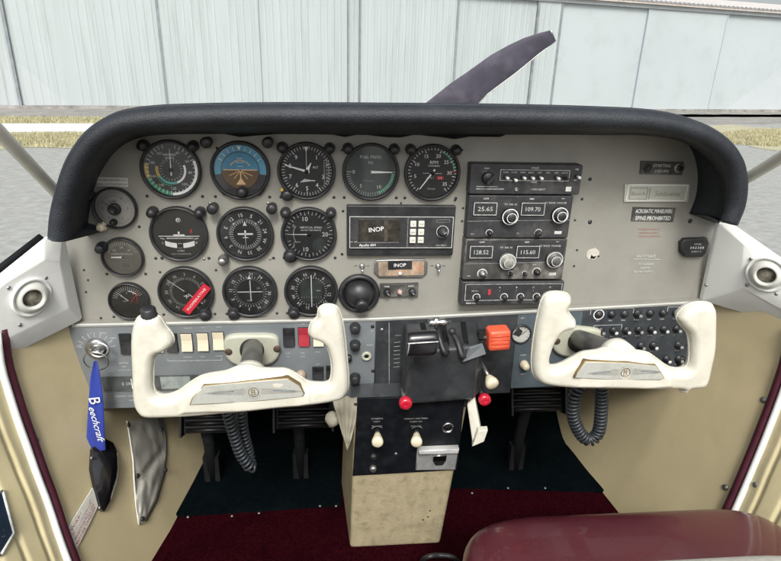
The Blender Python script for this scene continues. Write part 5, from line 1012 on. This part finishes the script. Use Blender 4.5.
# ------------------------------------------------------------------ white corner covers with eyeball vents
def corner(side, label, ring, ctr, screws, ypan, mids, facet):
    t = thing('corner_cover', label, 'trim cover', W(*ctr, -.1), 'white corner covers'); o = t.location
    P = [W(a, c_, y) for a, c_, y in ring]; C_ = [W(a, c_, y) for a, c_, y in facet]
    b = MB(); n = len(P); m_ = len(C_)
    vs = P+C_; assert n == m_
    fs = [(n+i, n+(i+1) % n, (i+1) % n, i) for i in range(n)]+[tuple(range(2*n-1, n-1, -1))]
    Pb = [p+Vector((-side*0, .010, 0)) for p in P]; vs = vs+Pb; fs += [(i, (i+1) % n, 2*n+(i+1) % n, 2*n+i) for i in range(n)]+[tuple(range(2*n, 3*n))]; b.add(vs, fs, WHITE, True)
    cv = part('cover_shell', b, t, o); md = cv.modifiers.new('w', 'WELD'); md.merge_threshold = .0001; md = cv.modifiers.new('b', 'BEVEL'); md.width = .013; md.segments = 5; md.limit_method = 'ANGLE'; md.angle_limit = .15
    # vent normal = facet normal
    nrm = (C_[2]-C_[0]).cross(C_[-2]-C_[0]).normalized()
    if nrm.dot(CP-C_[0]) < 0: nrm = -nrm
    d = ray(*ctr); tt = (C_[0]-CP).dot(nrm)/d.dot(nrm); c = CP+d*tt
    b = MB(); b.lathe([(.028, 0), (.028, .003), (.0262, .0042), (.0240, .003), (.0235, .001)], c, WHITE, nrm, 40); part('vent_ring', b, t, o)
    sw_ = ((CP-c).normalized()*.75+nrm*.35+Vector((.12 if side < 0 else -.02, 0, -.22))).normalized()
    b = MB(); b.lathe([(.0225, -.006), (.0222, .002), (.0195, .007), (.0160, .0100), (.0140, .0108), (.0128, .010), (.0122, .004), (.0122, -.004)], c, mat('vent_ball_white', (.52, .53, .49), .4, 0, .06, 30), sw_, 36); part('vent_ball', b, t, o)
    b = MB(); b.lathe([(.0123, .004), (0, .0048)], c, mat('vent_core', (.22, .20, .16), .5, .2, .4, 200), sw_, 24); part('vent_valve', b, t, o)
    for px, py in screws:
        d = ray(px, py); tt = (C_[0]-CP).dot(nrm)/d.dot(nrm); part('cover_screw', screw_mb(STEEL, .0028, CP+d*tt, nrm), t, o)
    return t
corner(-1, 'white plastic corner cover with round air vent, at the key end of the panel',
    [(62, 239, -.03), (80, 321, -.012), (-2, 362, -.110), (-60, 352, -.15), (-60, 312, -.15), (0, 273, -.10), (45, 237, -.055)], (31, 297), ((9, 288), (46, 278), (58, 312), (20, 325), (7, 347)), 0, None,
    [(60, 262, -.044), (69, 308, -.036), (8, 338, -.106), (-40, 333, -.148), (-40, 322, -.148), (4, 284, -.108), (45, 260, -.065)])
corner(1, 'white plastic corner cover with round air vent, at the breaker end of the panel',
    [(719, 223, -.03), (735, 225, -.05), (781, 257, -.10), (840, 300, -.15), (840, 345, -.15), (781, 325, -.105), (702, 301, -.012)], (767, 274), ((751, 259), (747, 285), (776, 294), (706, 285)), 0, None,
    [(744, 244, -.072), (752, 246, -.078), (781, 262, -.112), (825, 303, -.146), (820, 330, -.146), (779, 308, -.114), (741, 288, -.070)])
# ------------------------------------------------------------------ window posts, windscreen, roof
wp = None
for side, A, M_, Bp in ((-1, (52, 188), (0, 133), None), (1, (744, 180), (783, 156), None)):
    a = W(*A, .045); m_ = W(*M_, -.085); d = (m_-a); e = a+d*3.4; e2 = a-d*.25
    b = MB(); b.tube([e2, a, m_, e], .0088, POST, 14)
    solo('windscreen_post', b, 'slanting cream window post rising past the %s of the hood' % ('key-side end' if side < 0 else 'breaker-side end'), 'window post', a, 'cream window posts')
    if side < 0: LA, LE = a, e
    else: RA, RE = a, e
ws = thing('windscreen', 'clear curved windscreen rising ahead of the dark hood', 'windscreen', (.34, .3, .0))
b = MB(); n = 24; m_ = 12; vs = []
for i in range(n+1):
    u = i/n; a = pi*u; x = .34-.46*math.cos(a); bow = math.sin(a)
    for j in range(m_+1):
        v_ = j/m_; base = Vector((x, .07+.42*bow**.7, .045-.03*bow)); top = Vector((LE.x+(RE.x-LE.x)*u, min(LE.y, RE.y)-.02+.06*bow, max(LE.z, RE.z)+.02+.03*bow)); p = base.lerp(top, v_); p.z += .05*math.sin(v_*pi)*bow; p.y += .03*math.sin(v_*pi)*bow; vs.append(p)
b.add(vs, [(i*(m_+1)+j, (i+1)*(m_+1)+j, (i+1)*(m_+1)+j+1, i*(m_+1)+j+1) for i in range(n) for j in range(m_)], PANE, True); part('pane', b, ws, ws.location)
# ------------------------------------------------------------------ floor
b = MB(); b.add([(-.30, -2.1, -.65), (.98, -2.1, -.65), (.98, .50, -.65), (-.30, .50, -.65)], [(0, 1, 2, 3)], CARP); struct('floor', b)
def toe(x0, x1, yf, label):
    b = MB(); nx, ny = 30, 24; vs = []
    for j in range(ny+1):
        s_ = j/ny; 
        for i in range(nx+1):
            x = x0+(x1-x0)*i/nx; y = yf(x)+s_*.40; z = -.644+.002*mnoise.noise(Vector((x*14, y*14, 0)))+max(0, (y-.20))**1.3*1.1; vs.append((x, y, z))
    N0 = len(vs); b.add(vs, [(j*(nx+1)+i, j*(nx+1)+i+1, (j+1)*(nx+1)+i+1, (j+1)*(nx+1)+i) for j in range(ny) for i in range(nx)], MATG, True)
    b.add([v_ for i in range(nx+1) for v_ in (vs[i], (vs[i][0], vs[i][1]-.001, -.6505))], [(2*i, 2*i+1, 2*i+3, 2*i+2) for i in range(nx)], MATG); return solo('floor_mat', b, label, 'floor mat', ((x0+x1)/2, .05, -.65), 'blue-green floor mats')
toe(-.16, .235, lambda x: .030+.03*(x+.1), 'dark blue-green floor mat under the two pedals of the key side')
toe(.43, .84, lambda x: .072-.10*(x-.5), 'dark blue-green floor mat beyond the console, under the lone pedal')
fast = None
for px, py in ((188, 517), (232, 516), (259, 513), (320, 506), (336, 506), (472, 493), (508, 488), (545, 488)):
    p = WZ(px, py, -.643); lab = 'shiny fastener stud along the edge of the floor mat'
    if fast is None: fast = solo('floor_fastener', screw_mb(STEEL, .0026, p, (0, 0, 1)), lab, 'stud', p, 'studs along the floor mat edge')
    else: dup(fast, p, lab)
b = MB(); b.add([(-.25, .475, -.66), (.95, .475, -.66), (.95, .475, -.2), (-.25, .475, -.2)], [(0, 1, 2, 3)], BLKM); b.add([(-.25, .49, -.66), (.95, .49, -.66), (.95, .49, -.2), (-.25, .49, -.2)], [(3, 2, 1, 0)], BLKM); struct('firewall', b)
# ------------------------------------------------------------------ seat
st = thing('copilot_seat', 'maroon leather seat with pale insert, front corner of its cushion showing', 'seat', (.59, -.5, -.65)); o = st.location
def cushion(x0, x1, y0, y1, z0, z1, mt, pw=4.5, nx=40, ny=40, crown=.01, ins=None):
    b = MB(); vs = []
    for j in range(25):
        v_ = -pi/2+pi*j/24
        for i in range(64):
            u = 2*pi*i/64; cu, su = math.cos(u), math.sin(u); cv, sv = math.cos(v_), math.sin(v_); f = lambda c_, e: math.copysign(abs(c_)**e, c_)
            x = f(cu, .28)*f(cv, .42); y = f(su, .28)*f(cv, .42); z = f(sv, .55)
            vs.append(((x0+x1)/2+x*(x1-x0)/2, (y0+y1)/2+y*(y1-y0)/2, (z0+z1)/2+z*(z1-z0)/2+crown*(1-x*x)*(1-y*y)*(1 if z > 0 else 0)+.002*mnoise.noise(Vector((x*3, y*3, z)))))
    b.add(vs, [(j*64+i, j*64+(i+1) % 64, (j+1)*64+(i+1) % 64, (j+1)*64+i) for j in range(24) for i in range(64)], mt, True); return b
part('seat_cushion', cushion(.374, .83, -.86, -.250, -.52, -.378, MAROON, crown=.010), st, o)
part('seat_insert', cushion(.395, .80, -.84, -.364, -.43, -.354, mat('seat_insert_fabric', (.48, .47, .42), .8, 0, .1, 120, .5, 600), crown=.006), st, o)
b = MB(); b.rect(.41, .79, -.64, -.50, -.78, -.30, DARKM, .01); part('seat_base', b, st, o)
b2_ = cushion(.385, .82, -1.04, -.90, -.44, .16, MAROON, crown=0); part('unseen_backrest', b2_, st, o)  # seat back out of view, added to block low light from behind
b = MB(); b.tube(smooth_path([WZ(422, 561, -.62), WZ(428, 557, -.60), WZ(440, 555.5, -.60), WZ(452, 557, -.60), WZ(458, 562, -.62)], 6), .004, BLK, 8); solo('black_cable', b, 'short loop of black cable rising at the foot of the console', 'cable', WZ(440, 556, -.60))
b = MB(); A = [WZ(322, 561, -.648), WZ(326, 545, -.648), WZ(338, 543, -.648)]; b.tube(A, .0016, CARP, 6); solo('carpet_edge', b, 'bound corner edge of maroon carpet beside the console foot', 'carpet', A[1])
st = thing('unseen_pilot_seat', 'unseen maroon leather pilot seat on the key side, added to block light from behind', 'seat', (.10, -.8, -.65)); o = st.location  # unseen seat, added to keep light from behind out of the footwell
part('seat_cushion', cushion(-.13, .32, -1.0, -.52, -.52, -.40, MAROON, crown=.01), st, o); part('unseen_backrest', cushion(-.13, .32, -1.16, -1.03, -.44, .14, MAROON, crown=0), st, o)
b = MB(); b.rect(-.10, .29, -.64, -.50, -.98, -.56, DARKM, .01); part('seat_base', b, st, o)
# ------------------------------------------------------------------ propeller
YPR = 1.6; hub = Vector((.34, YPR, -.22)); pr = thing('propeller', 'stopped propeller with dark purple-grey blades beyond the hood', 'propeller', hub)
LE_ = [(426, 102), (450, 83), (467, 71.5), (490, 55), (508, 45), (523, 38), (540, 32.5), (550, 30.2)]; TE_ = [(478, 104), (488, 94), (500, 85), (515, 74), (528, 63.5), (540, 53.5), (550, 46), (556, 41)]
def blade():
    b = MB(); L3 = [W(a, c_, YPR) for a, c_ in LE_]; R3 = [W(a, c_, YPR) for a, c_ in TE_]; ax = ((L3[-1]+R3[-1])/2-hub).normalized(); q = Vector((-ax.z, 0, ax.x))
    L3 = [hub+ax*.05+q*.035, hub+ax*.15+q*.050]+L3; R3 = [hub+ax*.05-q*.035, hub+ax*.15-q*.060]+R3; n = len(L3); m_ = 8; vs = []
    for i in range(n):
        tw = .014*(1-i/n)+.004
        for s_ in (1, -1):
            for j in range(m_+1):
                u = j/m_; p = L3[i].lerp(R3[i], u); p.y += (u-.5)*2*tw; p.y += s_*(-.009+.004*i/n)*math.sin(u*pi)**.6; vs.append(p)
    w_ = 2*(m_+1); fs = []
    for i in range(n-1):
        for j in range(m_): fs.append((i*w_+j, i*w_+j+1, (i+1)*w_+j+1, (i+1)*w_+j)); fs.append((i*w_+m_+1+j, (i+1)*w_+m_+1+j, (i+1)*w_+m_+2+j, i*w_+m_+2+j))
    fs += [(( n-1)*w_+j, (n-1)*w_+j+1, (n-1)*w_+m_+2+j, (n-1)*w_+m_+1+j) for j in range(m_)]
    b.add(vs, fs, PROP, True); return b, (L3, R3)
b, (L3, R3) = blade(); bl = part('blade', b, pr, hub)
t_ = MB(); t_.tube([L3[-1].lerp(R3[-1], u)+Vector((0, (u-.5)*.016, 0)) for u in (0, .25, .5, .75, 1)], .0045, ALU, 8, flat=.8); part('blade_tip', t_, pr, hub)
t_ = MB(); t_.tube([p+Vector((0, .008, 0)) for p in R3[2:]], .0018, ALU, 6); part('blade_edge', t_, pr, hub)
b2 = bpy.data.objects.new('blade', bl.data); COL.objects.link(b2); b2.parent = pr; b2.rotation_euler = (0, pi, 0)
b = MB(); b.lathe([(.13, -.06), (.13, 0), (.115, .10), (.07, .2), (0, .26)], hub, WHITE, (0, 1, 0), 32); part('spinner', b, pr, hub)
# engine cowling ahead of the windscreen (falls away below the hood)
b = MB(); vs = []; n = 20
for y, hw, zt_ in ((.50, .50, -.02), (.8, .44, -.04), (1.2, .36, -.07), (1.52, .24, -.10)):
    for i in range(n+1):
        a = pi*i/n; vs.append((.34-hw*math.copysign(abs(math.cos(a))**.7, math.cos(a)), y, zt_-.45+.45*math.sin(a)**.6))
b.add(vs, [(k*(n+1)+i, k*(n+1)+i+1, (k+1)*(n+1)+i+1, (k+1)*(n+1)+i) for k in range(3) for i in range(n)], WHITE, True); b.add(vs[-(n+1):], [tuple(range(n+1))], WHITE)
solo('engine_cowling', b, 'white engine cowling ahead of the windscreen, below the hood line', 'cowling', (.34, 1, -.3))
# ------------------------------------------------------------------ outside
ZG = -1.85
b = MB(); b.add([(-400, -300, ZG), (400, -300, ZG), (400, 400, ZG), (-400, 400, ZG)], [(0, 1, 2, 3)], ASPH); struct('ground', b)
def G3(px, py, dz=0): return WZ(px, py, ZG+dz)
def band(name, top, bot, mt, dz, x0=-60, x1=8, jag=.25, kind='structure', seed=1):
    # strip of ground between two picture rows followed along the direction of the hangar
    A0, A1 = G3(0, top, dz), G3(95, top+.4, dz); B0, B1 = G3(0, bot, dz), G3(95, bot+.4, dz); dr_ = HD; n = 160; vs = []
    for i in range(n+1):
        s_ = x0+(x1-x0)*i/n
        for base, k in ((A0, 0), (B0, 7)):
            p = base+dr_*s_; nrm = Vector((-dr_.y, dr_.x, 0)); p = p+nrm*jag*mnoise.noise(Vector((s_*.8, k+seed, 0)))+nrm*jag*.6*mnoise.noise(Vector((s_*3.1, k+seed, 4))); p.z = ZG+dz; vs.append(p)
    b = MB(); b.add(vs, [(2*i, 2*i+1, 2*i+3, 2*i+2) for i in range(n)], mt); o_ = part(name, b); o_['kind'] = kind; return o_
H0, H1 = G3(0, 108), G3(781, 111.5); HD = (H1-H0); HD.z = 0; HD.normalize(); HN = Vector((HD.y, -HD.x, 0))   # HN points to the viewer
band('dirt_verge', 108.3, 116.5, GRAVEL, .004, -60, 60, .15, seed=2); band('lawn', 116.8, 123.5, DRY, .008, seed=3); band('path', 123.5, 132, CONC, .012, jag=.08, seed=4); band('lawn', 132, 149, DRY, .008, jag=.5, seed=5)
def patch(name, px, mt, dz):
    P = smooth_path([G3(a, c_, dz) for a, c_ in px], 8, True); P = [p+Vector((mnoise.noise(p*.9), mnoise.noise(p*.9+Vector((9, 0, 0))), 0))*.5 for p in P]; b = MB(); b.add([(p.x, p.y, ZG+dz) for p in P], [tuple(range(len(P)))], mt); o_ = part(name, b); o_['kind'] = 'structure'; return P
band('dirt_verge', 112.5, 127, GRAVEL, .004, 14, 60, .3, seed=8)
patch('lawn', [(700, 127), (730, 125), (765, 128), (800, 130), (860, 133), (870, 142), (800, 149), (770, 150), (745, 143), (720, 136)], DRY, .008)
random.seed(11); b = MB(); vs = []; fs = []
def blades(poly, n):
    for _ in range(n):
        px, py = poly(); p = G3(px, py, .008)
        for k in range(3):
            q = p+Vector((random.uniform(-.12, .12), random.uniform(-.12, .12), 0)); h = random.uniform(.04, .13); w_ = .012; a = random.uniform(0, pi); l = Vector((random.uniform(-.05, .05), random.uniform(-.05, .05), 0)); d = Vector((math.cos(a), math.sin(a), 0))*w_
            i0 = len(vs); vs.extend([q-d, q+d, q+l+Vector((0, 0, h))]); fs.append((i0, i0+1, i0+2))
blades(lambda: (random.uniform(-60, 120), random.uniform(118, 123)), 1600); blades(lambda: (random.uniform(-80, 120), random.triangular(133, 148, 140)), 3200); blades(lambda: (lambda a, r_: (775+62*r_*math.cos(a), 138+8*r_*math.sin(a)))(random.uniform(0, 2*pi), math.sqrt(random.random())), 3500)
b.add(vs, fs, STRAW); o_ = part('grass', b); tag(o_, 'short straw-yellow dry grass on the verge strips and patch before the hangar', 'grass', kind='stuff')
# hangar
hg = thing('hangar', 'long pale blue-white metal hangar with tall sliding door sheets', 'hangar', H0)
def hs_(px, py):  # distance along the wall for a base pixel
    d = ray(px, py); # intersect vertical plane
    t_ = (H0-CP).dot(HN)/d.dot(HN); p = CP+d*t_; return (p-H0).dot(HD), p.z
HT = hs_(781, 13)[1]; HT2 = hs_(575, 1.5)[1]; HT = (HT+HT2)/2
def HP(s_, out_, z): return H0+HD*s_+HN*out_+Vector((0, 0, z-H0.z))
edges = [(-160, 108, 0), (-75, 108, 0), (22, 108, 1), (168, 108, 1), (262, 108, 0), (359, 108, 2), (451, 108, 1), (527, 108, 1), (549, 109, 1), (631, 109.5, 0), (706, 110.5, 0), (781, 111, 0), (860, 111, 0), (950, 112, 0)]
S2 = [hs_(a, c_)[0] for a, c_, _ in edges]; BASE = ZG+.12
for i in range(len(S2)-1):
    s0, s1 = S2[i]+.03, S2[i+1]-.03; smooth_ = edges[i][0] >= 549; out_ = .10 if i % 2 else .0
    b = MB(); vs = []; n = max(4, int((s1-s0)/.05)); per = .30
    for j in range(n+1):
        s_ = s0+(s1-s0)*j/n; ph = ((s_/per) % 1); h = 0 if smooth_ else (.016 if ph < .16 else 0)
        if smooth_: h = .01*math.sin(s_*.9)*.3
        for z in (BASE, HT-.15): vs.append(HP(s_, out_+h, z))
    b.add(vs, [(2*j, 2*j+2, 2*j+3, 2*j+1) for j in range(n)], HANG2 if smooth_ else HANG)
    for s_ in (s0, s1): b.add([HP(s_, out_, BASE), HP(s_, out_-.15, BASE), HP(s_, out_-.15, HT-.15), HP(s_, out_, HT-.15)], [(0, 1, 2, 3)], HANG)
    part('door_sheet', b, hg, H0)
for i, (px, py, k) in enumerate(edges):
    if i in (0, len(edges)-1): continue
    b = MB(); s_ = S2[i]; w_ = {0: .03, 1: .055, 2: .035}[k]
    for off in ((0,) if k < 2 else (-.55, 0)): b.add([HP(s_+off-w_, .135, BASE), HP(s_+off+w_, .135, BASE), HP(s_+off+w_, .135, HT-.1), HP(s_+off-w_, .135, HT-.1), HP(s_+off-w_, .0, BASE), HP(s_+off+w_, .0, BASE), HP(s_+off+w_, .0, HT-.1), HP(s_+off-w_, .0, HT-.1)], [(0, 1, 2, 3), (4, 0, 3, 7), (1, 5, 6, 2)], HSEAM if k else mat('hangar_seam_pale', (.36, .41, .44), .7))
    part('seam_strip', b, hg, H0)
b = MB(); s0, s1 = S2[0]-5, S2[-1]+6
def hbox(b, s0, s1, o0, o1, z0, z1, mt):
    q = [HP(s_, o_, z) for z in (z0, z1) for s_, o_ in ((s0, o1), (s1, o1), (s1, o0), (s0, o0))]; b.add(q, [(0, 1, 5, 4), (1, 2, 6, 5), (2, 3, 7, 6), (3, 0, 4, 7), (4, 5, 6, 7), (3, 2, 1, 0)], mt)
hbox(b, s0, s1, -.3, .18, HT-.16, HT+.02, mat('door_track_grey', (.40, .42, .43), .6, .2, .1, 2)); part('door_track', b, hg, H0)
b = MB(); hbox(b, s0, s1, -.3, .35, HT+.02, HT+.14, EAVE); part('eave', b, hg, H0)
b = MB(); vs = []; n = int((s1-s0)/.15)
for j in range(n+1):
    s_ = s0+(s1-s0)*j/n; h = .04*(j % 2)
    for o_, z in ((.45, HT+.16+h), (-8, HT+1.6+h)): vs.append(HP(s_, o_, z))
b.add(vs, [(2*j, 2*j+2, 2*j+3, 2*j+1) for j in range(n)], mat('roof_sheet', (.5, .47, .45), .6, .1, .1, 2)); part('roof', b, hg, H0)
b = MB(); hbox(b, s0, s1, -.25, .2, ZG-.06, BASE-.003, RUST); part('sill_rail', b, hg, H0)
b = MB(); hbox(b, s0, s1, -8, -.3, ZG-.05, HT-.01, mat('hangar_inside', (.3, .3, .3), .8)); part('wall', b, hg, H0)
# ------------------------------------------------------------------ light
w = bpy.data.worlds.new('World'); sc.world = w; w.use_nodes = True; nt = w.node_tree; bg = nt.nodes['Background']
sk = nt.nodes.new('ShaderNodeTexSky'); sk.sky_type = 'NISHITA'; sk.sun_disc = False
EL, AZ = math.radians(47), math.radians(184)
sk.sun_elevation = EL; sk.sun_rotation = AZ; sk.air_density = 1.0; sk.dust_density = 5.0; sk.ozone_density = 1.0
hsv = nt.nodes.new('ShaderNodeHueSaturation'); hsv.inputs['Saturation'].default_value = .32; nt.links.new(sk.outputs[0], hsv.inputs['Color']); nt.links.new(hsv.outputs[0], bg.inputs[0]); bg.inputs[1].default_value = .12
sun = bpy.data.lights.new('sun', 'SUN'); sun.energy = 1.5; sun.angle = math.radians(14); sun.color = (1, .97, .92); so = bpy.data.objects.new('sun', sun); COL.objects.link(so)
sd = Vector((math.sin(AZ)*math.cos(EL), math.cos(AZ)*math.cos(EL), math.sin(EL)))
so.rotation_euler = sd.to_track_quat('Z', 'Y').to_euler()
vs_ = sc.view_settings; vs_.view_transform = 'Standard'; vs_.look = 'None'; vs_.gamma = 1; vs_.use_curve_mapping = False; vs_.exposure = .85
sc.render.engine = 'CYCLES'
sc.cycles.max_bounces = 8; sc.cycles.transparent_max_bounces = 12
